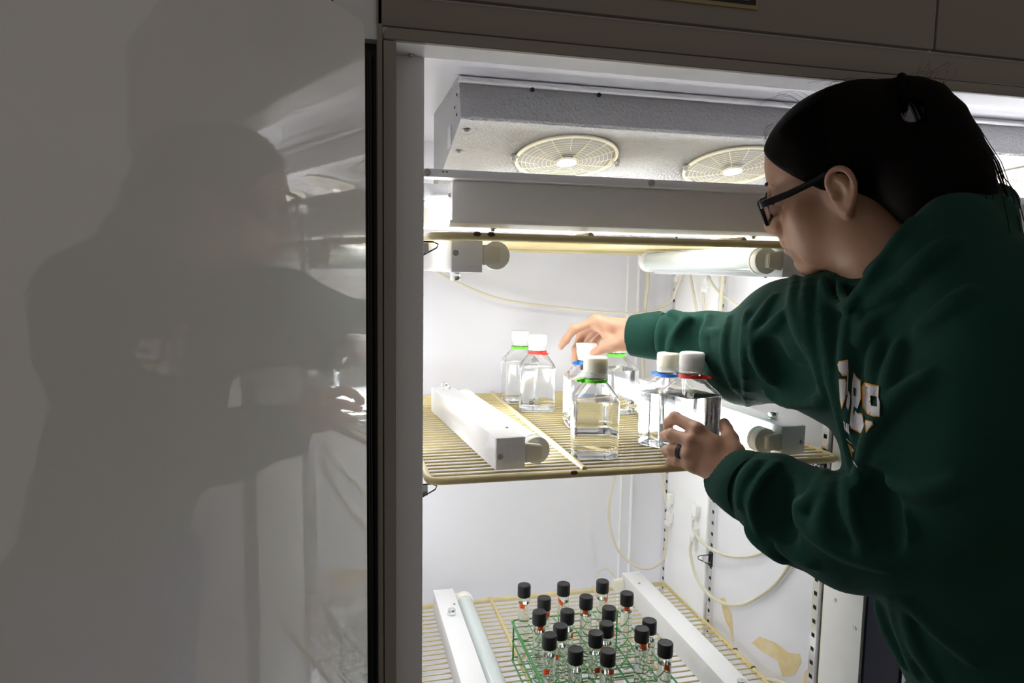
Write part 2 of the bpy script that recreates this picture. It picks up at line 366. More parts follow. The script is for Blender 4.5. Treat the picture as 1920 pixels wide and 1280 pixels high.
md = hous.modifiers.new('holes', 'BOOLEAN'); md.operation = 'DIFFERENCE'; md.object = cut; md.solver = 'EXACT'
dg = bpy.context.evaluated_depsgraph_get(); dg.update()
nm = bpy.data.meshes.new_from_object(hous.evaluated_get(dg)); hous.modifiers.clear(); hous.data = nm
hous.data.materials.clear(); hous.data.materials.append(M['stucco'])
bpy.data.objects.remove(cut)
MB().box(EX0-.001, EX1, 1.108, 1.116, 1.7275, 1.7385, .001).build('top_flange', 'alu', ev)
for x in (0.30, 0.41): MB().lathe([(0.004, 0), (0.0035, -.001)], (x, 1.109, 1.7265), 'y', 10).build('flange_hole', 'shade', ev)
for y, z in ((1.13, 1.715), (1.13, 1.685), (1.15, 1.70)): MB().lathe([(0.0025, 0), (0.002, -.001)], (EX0, y, z), 'x', 8).build('side_hole', 'shade', ev)
MB().box(EX0-.0015, EX0-.0002, 1.185, 1.215, 1.645, 1.68).build('paper_label', 'print_w', ev)
screw(ev, (0.20, 1.125, ebz(1.125)), 'z', 0.0045, -1); screw(ev, (0.20, 1.20, ebz(1.20)), 'z', 0.0045, -1)
gr = bpy.data.objects.new('fan_grille', None); C.objects.link(gr); gr.parent = ev
def gadd(name, mb, m, mtx, par): mb.v = [tuple(mtx @ Vector(p)) for p in mb.v]; return mb.build(name, m, par)
gr.location = Vector((0, 0, 0))
gr.location = -ev.location     # grille pieces are modelled about the world origin, then moved to each fan
I4 = Matrix.Identity(4)
def ringpts(r, z, n=48): return [(r*math.cos(2*pi*i/n), r*math.sin(2*pi*i/n), z) for i in range(n)]
g0 = bpy.data.objects.new('fan_grille', None)
def make_grille():
    rt = []
    rim = MB().tube(ringpts(FR, -.003, 56), 0.0026, 8, closed=True); rim.lathe([(FR-.004, -.002), (FR-.002, -.006), (FR+.001, -.004), (FR-.002, -.003)], (0, 0, 0), 'z', 56, close=True)
    rt.append(('grille_rim', rim, 'cream'))
    for k in range(9):
        r = 0.021+0.0071*k; rt.append(('grille_ring', MB().tube(ringpts(r, -.010+0.00005*k*k, 40), 0.00048, 6, closed=True), 'cream'))
    for k in range(16):
        a = 2*pi*(k+.5)/16; r0 = 0.018 if k % 2 == 0 else 0.040+0.012*((k//2) % 2)
        rt.append(('grille_spoke', MB().tube([(r0*math.cos(a), r0*math.sin(a), -.0115), (FR*.75*math.cos(a), FR*.75*math.sin(a), -.009), (FR*math.cos(a), FR*math.sin(a), -.005)], 0.00065, 6), 'cream'))
    rt.append(('grille_hub', MB().lathe([(0.0, -.014), (0.012, -.0135), (0.0175, -.0115), (0.018, -.008), (0.0, -.008)], (0, 0, 0), 'z', 24), 'cap_w'))
    fan = MB().lathe([(0.0, 0.004), (0.024, 0.005), (0.026, 0.035), (0.0, 0.035)], (0, 0, 0), 'z', 20)
    for k in range(5):
        vs = []
        for i in range(5):
            r = 0.024+0.0135*i
            for j in range(5):
                a = 2*pi*k/5+(j-2)*0.20; vs.append((r*math.cos(a), r*math.sin(a), 0.02+(j-2)*0.005))
        fan.add(vs, [(i*5+j, i*5+j+1, (i+1)*5+j+1, (i+1)*5+j) for i in range(4) for j in range(4)], True)
    rt.append(('fan_blade', fan, 'fan_grey'))
    rt.append(('fan_well', MB().lathe([(FR-.005, 0.0), (FR-.005, 0.048), (0.0, 0.048)], (0, 0, 0), 'z', 40), 'fan_grey'))
    for sx in (-1, 1):
        b = MB().box(sx*(FR+.004)-.006, sx*(FR+.004)+.006, -.004, .004, -.006, 0.0, .0008); b.lathe([(0.0055, -.006), (0.0055, -.0075), (0.0035, -.008), (0.0035, -.013), (0.0, -.013)], (sx*(FR+.006), 0, 0), 'z', 10)
        rt.append(('grille_clip', b, 'steel'))
    return rt
bpy.data.objects.remove(g0)
for n_, b_, m_ in make_grille(): b_.build(n_, m_, None).parent = gr
gl = [gr]+[copy_tree(gr) for _ in FX[1:]]
for o, x in zip(gl, FX):
    o.location = Vector((x, FY, ebz(FY))) - ev.location; o.rotation_euler = (-tl, 0, 0)

# ================================================================ overhead lamps
ca = thing('canopy_lamp', 'wide white strip lamp across the chamber top below the fan grilles', 'lamp', (0.47, 1.10, 1.545))
b = MB().box(0.1615, 0.785, 1.020, 1.060, 1.5155, 1.5715, .0015)
hs = b.build('housing', 'lampbox', ca)
b = MB().prism([(1.019, 1.516), (1.019, 1.5125), (1.026, 1.5075), (1.075, 1.5075), (1.075, 1.509), (1.03, 1.5165)], 0.158, 0.787); b.build('lower_lip', 'lampbox', ca)
for x in (0.225, 0.655): MB().lathe([(0.006, 0), (0.006, -.001), (0.0035, -.0015), (0.0035, -.005), (0.0, -.005)], (x, 1.04, 1.5075), 'z', 10).build('screw', 'steel', ca)
screw(ca, (0.1615, 1.04, 1.552), 'x', 0.0035, -1)
MB().box(0.112, 0.785, 1.09, 1.13, 1.552, 1.574, .002).build('rear_housing', 'lampbox', ca)
for y in (1.098, 1.19):
    MB().box(0.14, 0.785, y-.028, y+.028, 1.5535, 1.556, .0005).build('added_tube_shield', 'lampbox', ca)  # strip added over each tube to keep direct light off the fan grilles
    MB().lathe([(0.019, 0.135), (0.019, 0.775)], (0, y, 1.530), 'x', 24).build('tube', 'tube_canopy', ca)
    for x0, x1 in ((0.112, 0.138), (0.772, 0.79)):
        MB().lathe([(0.0, x0), (0.0205, x0), (0.0205, x0+.006), (0.0195, x0+.007), (0.0195, x0+.012), (0.0205, x0+.013), (0.0205, x1), (0.019, x1)], (0, y, 1.530), 'x', 24).build('end_cap', 'cap_w', ca)

def lamp(name, label, x, y, z, L, side, knob_y, lit, rot=0.0, flip=False, screw_y=(), tube=True):
    """strip lamp lying along +y from its front end; side=+1 puts the tube on the right. modelled at the origin"""
    t = thing(name, label, 'lamp', (0, 0, 0), 'strip lamps on the shelves')
    W, H = 0.046, 0.049; s = side; x0, x1 = (0, W) if s > 0 else (-W, 0)
    MB().box(x0, x1, 0.003, L-.003, 0, H, .0012).build('housing', 'lampbox', t)
    for yy, q in ((0.0, 1), (L, -1)):
        xa, xb = (x0+.0005, x1-.0005)
        e = MB().box(xa, xb, min(yy, yy+q*.003), max(yy, yy+q*.003), .0005, H-.0005, .0008)
        c = xa if s > 0 else xb; k = .012*s
        e.prism([(c+k*1.0, .011), (xb if s > 0 else xa, .011), (xb if s > 0 else xa, H-.011), (c+k, H-.011)], yy-q*.0012, yy, 'y')
        ee = e.build('end_plate', 'jamb', t)
        screw(ee, (c+.006*s, yy, .021), 'y', 0.003, -q)
        yc = yy+q*.016
        hx0, hx1 = sorted(((x1 if s > 0 else x0), (x1 if s > 0 else x0)+s*.026))
        MB().prism([(hx0, .008), (hx1, .012), (hx1, .034), (hx0, .038)] if s > 0 else [(hx0, .012), (hx1, .008), (hx1, .038), (hx0, .034)], min(yy-q*.001, yc), max(yy-q*.001, yc), 'y').build('tube_holder', 'holder', t, .0015)
        cx = (x1+.022) if s > 0 else (x0-.022)
        if tube: MB().lathe([(0.0, yc-q*.006), (.0205, yc-q*.006), (.0212, yc-q*.004), (.0212, yc+q*.004), (.0200, yc+q*.005), (.0200, yc+q*.010), (.0212, yc+q*.011), (.0212, yc+q*.016), (.019, yc+q*.017)], (cx, 0, .0235), 'y', 28).build('end_cap', 'cap_w', t)
    if tube: MB().lathe([(.019, .030), (.019, L-.030)], (cx, 0, .0235), 'y', 28).build('tube', lit if isinstance(lit, str) else 'tube_on' if lit else 'tube_dim', t)
    if knob_y is not None:
        MB().lathe([(.0095, H), (.0095, H+.0015), (.0075, H+.002), (.0085, H+.0035), (.0085, H+.0115), (.0075, H+.013), (.0025, H+.013), (.002, H+.0115), (0.0, H+.0115)], ((x0+x1)/2, knob_y, 0), 'z', 18).build('thumb_screw', 'alu', t)
    for q in screw_y:
        MB().lathe([(.003, H), (.0028, H+.0015), (0, H+.0018)], (x0+W*.78 if s > 0 else x0+W*.35, q, 0), 'z', 10).build('screw', 'steel', t)
    t.location = (x, y, z); t.rotation_euler = (0, pi if flip else 0, rot)
    return t
ZM, ZL, ZU = 1.15, 0.662, 1.495
# upright lamps added on the left wall to light the interior, unseen behind the jamb
for y, x, r, lb in ((1.13, .1145, .0115, 'slim added upright lamp, unseen on the left chamber wall near the door'), (1.52, .1215, .018, 'thick added upright lamp, unseen on the left chamber wall near the back')):
    t = thing('added_wall_lamp', lb, 'lamp', (x, y, .78), 'added upright wall lamps')
    for z in (.735, 1.435): MB().lathe([(0, z), (r*1.08, z), (r*1.08, z+.03), (0, z+.03)], (x, y, 0), 'z', 20).build('end_cap', 'cap_w', t)
    MB().lathe([(r, .765), (r, 1.435)], (x, y, 0), 'z', 20).build('tube', 'tube_wall_added', t)
lamp('strip_lamp', 'white strip lamp on the left of the middle shelf with its glowing tube', 0.2255, 1.000, ZM+.0035, 0.455, 1, 0.425, True, math.radians(4.6), screw_y=(0.06, 0.44))
lamp('strip_lamp', 'white strip lamp on the right of the middle shelf with a round metal knob', 0.744, 1.000, ZM+.0035, 0.52, -1, 0.055, True, math.radians(3.0), screw_y=(0.45,))
lamp('strip_lamp', 'white strip lamp hanging under the left end of the upper shelf, seen end-on', 0.160, 1.018, ZU-.004, 0.34, -1, 0.1, False, 0.0, True)
lamp('strip_lamp', 'white strip lamp under the right of the upper shelf with a milky tube', 0.730, 1.000, ZU-.004, 0.47, 1, None, False, 0.0, True, (0.06,))
lamp('strip_lamp', 'white strip lamp on the left of the lowest shelf with a milky unlit tube', 0.2105, 1.085, ZL+.0035, 0.48, 1, 0.355, False, 0.0, screw_y=(0.40,))
lamp('strip_lamp', 'white strip lamp on the right of the lowest shelf beside the black-capped tubes', 0.719, 1.03, ZL+.0035, 0.535, -1, 0.04, False, 0.0, screw_y=(0.47,), tube=False)

# ================================================================ wire shelves
wire_me = None
def shelf(label, x0, x1, y0, y1, z, rods):
    global wire_me
    t = thing('wire_shelf', label, 'shelf', ((x0+x1)/2, y0, z), 'cream wire shelves in the chamber')
    R_ = 0.0058; c = 0.018; pts = []
    for cx, cy, a0 in ((x1-c, y0+c, -pi/2), (x1-c, y1-c, 0), (x0+c, y1-c, pi/2), (x0+c, y0+c, pi)):
        pts += [(cx+c*math.cos(a0+k*pi/8), cy+c*math.sin(a0+k*pi/8), z-.003) for k in range(5)]
    MB().tube(pts, R_, 10, closed=True).build('shelf_frame', 'shelf', t)
    for x in rods: MB().tube([(x, y0, z+.0035), (x, y1, z+.0035)], 0.0043, 8).build('support_rod', 'shelf', t)
    n = int((y1-y0-.02)/0.0182); first = None
    for i in range(n):
        y = y0+.0182*(i+1)
        if first is None:
            first = MB().tube([(x0, y0, z), (x1, y0, z)], 0.0019, 6).build('shelf_wire', 'shelf', t)
            me = first.data
        else:
            first = bpy.data.objects.new('shelf_wire', me); C.objects.link(first); first.parent = t
        first.location = (0, y-y0, 0)
    return t
s_mid = shelf('cream wire middle shelf carrying the clear square bottles', 0.126, 0.798, 0.985, 1.643, ZM, (0.358, 0.605))
s_up = shelf('cream wire upper shelf just below the wide strip lamp', 0.130, 0.798, 0.985, 1.643, ZU, (0.358, 0.605))
s_low = shelf('cream wire lowest shelf under the green test tube rack', 0.135, 0.805, 0.965, 1.60, ZL, (0.352, 0.612))
for x, y, s_, z in ((0.19, .9795, s_up, ZU), (0.21, .9795, s_up, ZU), (0.805, 1.20, s_low, ZL), (0.8065, 1.27, s_low, ZL), (0.34, .9795, s_mid, ZM)):
    MB().lathe([(.0, -.006), (.003, -.0035), (.0033, 0), (.003, .0035), (.0, .006)], (x, y+.0002, z+.0005), 'x', 8).build('rust_patch', 'rust', s_)
# shelf clips at the front corners
def clip(x, y, z, label, f=1):
    t = thing('shelf_clip', label, 'clip', (x, y, z), 'metal shelf clips')
    P = [(x, y, z-.011), (x+f*.026, y, z-.011), (x+f*.033, y, z-.014), (x+f*.031, y, z-.019), (x, y, z-.036)]
    MB().tube(P, .0011, 6).build('clip_wire', 'black_gloss', t)
    MB().box(min(x, x+f*.003), max(x, x+f*.003), y-.006, y+.006, z-.038, z-.006).build('clip_foot', 'black_gloss', t)
    MB().box(min(x+f*.002, x+f*.02), max(x+f*.002, x+f*.02), y-.001, y+.006, z-.0275, z-.0125, .001).build('clip_plate', 'alu', t)
    return t
clip(0.106, 1.0, ZM, 'small metal clip under the left front corner of the middle shelf')
clip(0.106, 1.0, ZU, 'small metal clip under the left front corner of the upper shelf')
clip(0.809, 1.035, ZM, 'small metal clip under the right front corner of the middle shelf', -1)
clip(0.809, 1.388, ZL+.17, 'empty metal clip on the standard beside the hanging cord loop', -1)

# ================================================================ clear square bottles
def rsq(half, c, z, n=8):
    """rounded square cross-section, corner radius c"""
    c = min(c, half); out = []
    for q in range(4):
        a0 = q*pi/2; cx = (half-c)*(1 if q in (0, 3) else -1); cy = (half-c)*(1 if q in (0, 1) else -1)
        for k in range(n+1):
            a = a0+pi/2*k/n; out.append((cx+c*math.cos(a), cy+c*math.sin(a), z))
    return out
PROF = [(.030, .012, 0.0), (.0345, .013, 0.0008), (.0368, .013, 0.0035), (.0373, .012, 0.010), (.0366, .012, 0.013), (.0373, .012, 0.017), (.0375, .012, 0.085), (.0375, .012, 0.090), (.0371, .013, 0.0935),
        (.0350, .016, 0.098), (.0300, .019, 0.1045), (.0245, .020, 0.1120), (.0195, .0195, 0.1175), (.0175, .0175, 0.1195), (.0172, .0172, 0.1228), (.0198, .0198, 0.1235), (.0198, .0198, 0.1250), (.0168, .0168, 0.1256), (.0165, .0165, 0.150)]
TH = 0.0011
def bottle_meshes():
    out = MB(); outer = [rsq(h, c, z) for h, c, z in PROF]
    inner = [rsq(h-TH, max(c-TH, .004), z+(TH if i == 0 else 0)+(.0004 if i in (1, 2) else 0)) for i, (h, c, z) in enumerate(PROF)]
    out.loft(outer+inner[::-1], True, True)
    lvl = 0.0915
    wp = [(h, c, z) for h, c, z in PROF if z < lvl]+[(.0373, .0125, lvl)]
    e = .00015
    w = MB(); w.loft([rsq(h-TH+e, max(c-TH+e, .004), z+(TH-e if i == 0 else 0)+(.0004 if i in (1, 2) else 0)) for i, (h, c, z) in enumerate(wp)], True, True)
    return out, w
def bottle(label, x, y, rot, capm, tie, tie_rot, z=ZM+.003):
    t = thing('square_bottle', label, 'bottle', (0, 0, 0), 'clear square bottles on the middle shelf')
    o, w = bottle_meshes(); sh = o.build('bottle_body', 'pet', t); w.build('water', 'water', t)
    cm = MB(); n = 84
    def cr_(r0, z, ribs): return [((r0+(.0007 if ribs and k % 2 else 0))*math.cos(2*pi*k/n), (r0+(.0007 if ribs and k % 2 else 0))*math.sin(2*pi*k/n), z) for k in range(n)]
    cm.loft([cr_(.0168, .1345, 0), cr_(.0192, .1345, 0), cr_(.0192, .1375, 0), cr_(.0190, .1385, 1), cr_(.0190, .1560, 1), cr_(.0186, .1575, 0), cr_(.0175, .1585, 0)], False, True, False)
    cm.build('screw_cap', capm, t)
    MB().lathe([(.0172, .1265), (.0194, .1265), (.0195, .1285), (.0188, .130), (.0192, .1315), (.0190, .1342), (.0172, .1342)], (0, 0, 0), 'z', 48, close=True).build('tamper_ring', 'ring_clear', t)
    tm = MB().lathe([(.0176, .1187), (.0200, .1187), (.0200, .1235), (.0176, .1235)], (0, 0, 0), 'z', 48, close=True, smooth=False)
    mt = Matrix.Rotation(tie_rot-rot, 4, 'Z')
    tm.box(.0192, .0262, -.0040, .0040, .1178, .1242, .0006, mtx=mt); tm.box(.0258, .0325, -.0025, .0025, .1192, .1228, .0005, mtx=mt)
    tm.build('cable_tie', tie, t)
    t.location = (x, y, z); t.rotation_euler = (0, 0, rot)
    return t
R = math.radians
bottle('clear square bottle with green tie alone at the front centre of the shelf', .4015, 1.066, R(-17), 'cap_cream', 'tie_green', R(182))
bottle('clear square bottle with blue tie whose cap the far hand grips', .460, 1.275, R(-8), 'cap_white', 'tie_blue', R(200))
bottle('clear square bottle with green tie under the far wrist, right of the gripped bottle', .566, 1.385, R(12), 'cap_white', 'tie_green', R(80))
bottle('rearmost clear square bottle with green tie at the back left', .398, 1.535, R(-5), 'cap_white', 'tie_green', R(60))
bottle('clear square bottle with red tie at the back left', .4105, 1.438, R(-14), 'cap_white', 'tie_red', R(295))
bottle('clear square bottle with blue tie and cream cap just behind the hand-held bottle', .5475, 1.106, R(34), 'cap_cream', 'tie_blue', R(120))
bottle('clear square bottle with red tie held by the near hand with a ring', .5450, 1.020, R(16), 'cap_white', 'tie_red', R(310), ZM+.014)

# ================================================================ green wire rack with capped tubes
rk = thing('test_tube_rack', 'green coated wire rack holding the black-capped test tubes', 'rack', (.447, 1.17, ZL))
RX0, RX1, RY0, RY1 = .336, .560, .985, 1.322
RZ = (ZL+.010, ZL+.048, ZL+.088)
def rrect(x0, x1, y0, y1, z, c=.008):
    p = []
    for cx, cy, a0 in ((x1-c, y0+c, -pi/2), (x1-c, y1-c, 0), (x0+c, y1-c, pi/2), (x0+c, y0+c, pi)): p += [(cx+c*math.cos(a0+k*pi/8), cy+c*math.sin(a0+k*pi/8), z) for k in range(5)]
    return p
for z in RZ:
    MB().tube(rrect(RX0, RX1, RY0, RY1, z), .0017, 8, closed=True).build('rack_frame', 'rack', rk)
    for i in range(1, 8): x = RX0+(RX1-RX0)*i/8; MB().tube([(x, RY0, z+.002), (x, RY1, z+.002)], .0010, 6).build('rack_wire', 'rack', rk)
    for i in range(1, 12): y = RY0+(RY1-RY0)*i/12; MB().tube([(RX0, y, z), (RX1, y, z)], .0010, 6).build('rack_wire', 'rack', rk)
for x in (RX0+.002, (RX0+RX1)/2, RX1-.002):
    for y in (RY0+.006, RY1-.006): MB().tube([(x, y, ZL+.0025), (x, y, RZ[2])], .0018, 8).build('rack_post', 'rack', rk)
MB().tube([(RX0-.0015, RY1-.004, RZ[2]), (RX0-.0015, RY0, RZ[2]-.012)], .0015, 8).build('rack_brace', 'rack', rk)

TR, TLEN = .0112, .150
def tube_proto(label):
    t = thing('test_tube', label, 'test tube', (0, 0, 0), 'black-capped test tubes in the green rack')
    op = [(0.0, 0.0), (.005, .0008), (.0085, .0034), (.0106, .008), (TR, .0125), (TR, TLEN)]
    ip = [(0.0, .0012), (.0045, .0019), (.0078, .0044), (.0096, .0088), (TR-.0011, .0130), (TR-.0011, TLEN)]
    MB().lathe(op+ip[::-1], (0, 0, 0), 'z', 28).build('glass_tube', 'glass', t)
    MB().lathe([(0, .0011), (.0046, .0018), (.0079, .0043), (.00975, .0087), (TR-.00095, .0130), (TR-.00095, .122), (TR-.0022, .1205), (0, .1200)], (0, 0, 0), 'z', 28).build('medium', 'gel', t)
    n = 60; f = lambda r, z, k2=0: [((r+(.00025 if k2 and k % 2 else 0))*math.cos(2*pi*k/n), (r+(.00025 if k2 and k % 2 else 0))*math.sin(2*pi*k/n), z) for k in range(n)]
    MB().loft([f(TR+.0001, TLEN-.0155), f(.0125, TLEN-.0155), f(.0127, TLEN-.014, 1), f(.0127, TLEN+.0055, 1), f(.0121, TLEN+.0072), f(.0105, TLEN+.0076), f(.0098, TLEN+.0070)], False, True, False).build('screw_cap', 'cap_black', t)
    return t
def label_patch(t, a, z, w=.95, h=.0098, tilt=0.0):
    m = MB(); n = 8; r = TR+.0003; vs = []
    for k in range(n+1):
        u = -w/2+w*k/n; dz = tilt*u*.012
        for q in (0, 1): vs.append((r*math.cos(a+u), r*math.sin(a+u), z+dz+(q-.5)*h))
    m.add(vs, [(2*k, 2*k+2, 2*k+3, 2*k+1) for k in range(n)], True); o = m.build('orange_label', 'orange', t)
    i = MB(); r += .00015
    for u0, u1, zz in ((-.2, -.08, .0018), (-.02, .06, .0014), (.1, .2, .002), (-.15, .0, -.002), (.05, .16, -.0024)):
        i.add([(r*math.cos(a+u), r*math.sin(a+u), z+tilt*u*.012+zz+e) for u in (u0, u1) for e in (-.0005, .0005)], [(0, 2, 3, 1)])
    i.build('label_writing', 'ink', o)
TT = [(.3545, 1.302, 'test tube at the back left corner of the green rack', 236, .118, 0), (.3775, 1.241, 'test tube second from the left in the second row from the back', 300, .128, 0), (.4325, 1.292, 'test tube in the middle of the back row, slanted orange label', 222, .123, -.7),
      (.3535, 1.190, 'test tube on the left side just in front of the corner tube', 270, .131, 0), (.4045, 1.183, 'test tube behind two front left tubes, label turned right', 318, .112, -.4), (.4575, 1.230, 'test tube in the rack centre, second row from the back', 245, .131, 0),
      (.5125, 1.287, 'test tube at the back right of the rack, next to the lamp plug', 310, .124, .6), (.5395, 1.227, 'test tube on the right side in front of the back right tube', 250, .130, 0), (.4835, 1.178, 'test tube right of centre in the middle rows', 330, .108, 0),
      (.3755, 1.1335, 'test tube with milky medium behind the glint-capped left tube', 215, .104, 0), (.3475, 1.107, 'test tube at the front left with a glint on its cap', 232, .096, .2), (.4575, 1.1245, 'test tube behind the upper of two overlapping tubes, front centre', 200, .118, 0),
      (.4275, 1.0975, 'test tube in the front centre with a square orange label low down', 275, .095, 0), (.5365, 1.1185, 'rear tube of the overlapping pair at the front right', 225, .116, 0), (.5115, 1.0945, 'front tube of the overlapping pair at the right, label under the cap', 262, .129, -.3),
      (.3765, 1.0545, 'frontmost test tube on the left, label turned right', 315, .100, .5), (.4265, 1.0385, 'frontmost test tube in the centre', 285, .126, -.3), (.5305, 1.0425, 'frontmost test tube on the right beside the lamp box', 268, .118, -.6)]
def make_tubes():
    for i, (x, y, lb, a, z, tl_) in enumerate(TT):
        t = tube_proto(lb) if i == 0 else copy_tree(TUBE0)
        if i == 0: globals()['TUBE0'] = t
        t['label'] = lb; t.location = (x, y, ZL+.0125)
    tubes = [o for o in C.objects if o.name.startswith('test_tube') and o.parent is None and o.name != 'test_tube_rack' and o.type == 'EMPTY']
    for t, (x, y, lb, a, z, tl_) in zip(sorted(tubes, key=lambda o: o.name), TT):
        l = t.location.copy(); t.location = (0, 0, 0); label_patch(t, R(a), z, tilt=tl_); t.location = l
make_tubes()

# ================================================================ power cords and plugs
def cord(label, pts, r=.0033, plug=None, pd=(0, 0, -1)):
    t = thing('power_cord', label, 'cord', pts[0], 'cream lamp cords')
    MB().tube(smooth_path(pts, 6), r, 8).build('cable', 'cord', t)
    if plug:
        x, y, z = plug; m = MB(); m.box(x-.010, x+.003, y-.0095, y+.0095, z-.013, z+.013, .002)
        for k in range(4): m.box(x-.013, x-.005, y-.007+.0045*k-.0012, y-.007+.0045*k+.0012, z-.020, z-.008, .0005)
        m.build('plug', 'plug', t)
    return t
PX = .797
cord('long cream cord sagging across the back wall behind the bottles', [(.16, 1.655, 1.475), (.218, 1.655, 1.443), (.290, 1.655, 1.407), (.386, 1.655, 1.374), (.526, 1.655, 1.356), (.663, 1.655, 1.344), (.745, 1.645, 1.345), (.785, 1.61, 1.362), (.788, 1.56, 1.415), (.785, 1.50, 1.49)])
cord('short cord dropping from the upper rear socket plug', [(PX-.008, 1.571, 1.425), (.790, 1.574, 1.395), (.782, 1.59, 1.372), (.762, 1.625, 1.356)], .0022, (.8, 1.571, 1.443))
cord('cream cord slanting down behind the far sleeve', [(.785, 1.512, 1.475), (.785, 1.485, 1.42), (.785, 1.45, 1.35), (.787, 1.42, 1.29)])
cord('cream cord curving from the upper lamp to the divider wall', [(.786, 1.446, 1.475), (.788, 1.42, 1.44), (.792, 1.385, 1.41), (.80, 1.345, 1.39), (.806, 1.29, 1.372), (.808, 1.22, 1.355)], .003)
cord('cream cord under the upper front socket plug', [(PX-.008, 1.440, 1.405), (.79, 1.437, 1.38), (.79, 1.425, 1.345), (.79, 1.41, 1.30)], .003, (.8, 1.440, 1.424))
cord('cream double cord hanging straight down by the front standard of the pilaster', [(.79, 1.362, 1.475), (.791, 1.362, 1.42), (.79, 1.365, 1.36), (.79, 1.37, 1.28)], .0042)
cord('cream cord hanging down the rear corner cove', [(.752, 1.652, 1.478), (.753, 1.652, 1.42), (.750, 1.655, 1.36), (.748, 1.655, 1.28), (.750, 1.655, 1.18)], .0046)
cord('big cream cord loop hanging under the middle shelf', [(.682, 1.59, 1.10), (.668, 1.60, .98), (.648, 1.60, .88), (.655, 1.595, .80), (.684, 1.59, .745), (.735, 1.575, .715), (.778, 1.565, .735), (.789, 1.568, .785), (.79, 1.571, .825)], .0035, (.8, 1.571, .843))
cord('cream cord coming down to the rear plug under the middle shelf', [(.785, 1.61, 1.10), (.786, 1.612, 1.0), (.788, 1.600, .93), (.79, 1.582, .885), (.79, 1.574, .875)], .0042, (.8, 1.571, .890))
cord('cream cord running right from the upper front plug under the middle shelf', [(.79, 1.440, .885), (.789, 1.436, .862), (.792, 1.40, .845), (.80, 1.34, .845), (.805, 1.28, .86), (.807, 1.20, .90), (.808, 1.12, .97), (.808, 1.06, 1.05)], .0030, (.8, 1.441, .905))
cord('cream cord looping right from the lower front plug under the middle shelf', [(.79, 1.443, .835), (.787, 1.44, .80), (.789, 1.40, .752), (.796, 1.33, .742), (.803, 1.26, .765), (.807, 1.20, .81), (.808, 1.14, .87), (.808, 1.09, .95), (.808, 1.06, 1.02)], .0036, (.8, 1.443, .853))
cord('cream cord lying in the lower right corner of the divider wall', [(.808, 1.17, .655), (.806, 1.13, .677), (.803, 1.09, .692), (.803, 1.05, .694), (.807, 1.03, .685)], .0036)
cord('thin cord behind the right lamp of the lowest shelf', [(.660, 1.585, .700), (.645, 1.60, .712), (.628, 1.605, .702), (.62, 1.60, .69)], .002)

# unseen strip lamps added on the chamber floor to brighten the lower compartment
lamp('strip_lamp', 'added lit strip lamp, unseen on the chamber floor under the lowest shelf, left', 0.25, 1.02, .1005, 0.52, 1, None, 'tube_floor_added')
lamp('strip_lamp', 'added lit strip lamp, unseen on the chamber floor under the lowest shelf, right', 0.70, 1.02, .1005, 0.52, -1, None, 'tube_floor_added')
# overhead lamp added to light the right-hand compartment, mostly hidden by the person
c2 = thing('canopy_lamp', 'added white strip lamp across the top of the right compartment behind the person', 'lamp', (1.25, 1.10, 1.545))
MB().box(0.96, 1.55, 1.020, 1.060, 1.5155, 1.5715, .0015).build('housing', 'lampbox', c2)
for y in (1.098, 1.19): MB().lathe([(0.0, .93), (0.019, 0.93), (0.019, 1.56), (0.0, 1.56)], (0, y, 1.530), 'x', 24).build('tube', 'tube_canopy', c2)

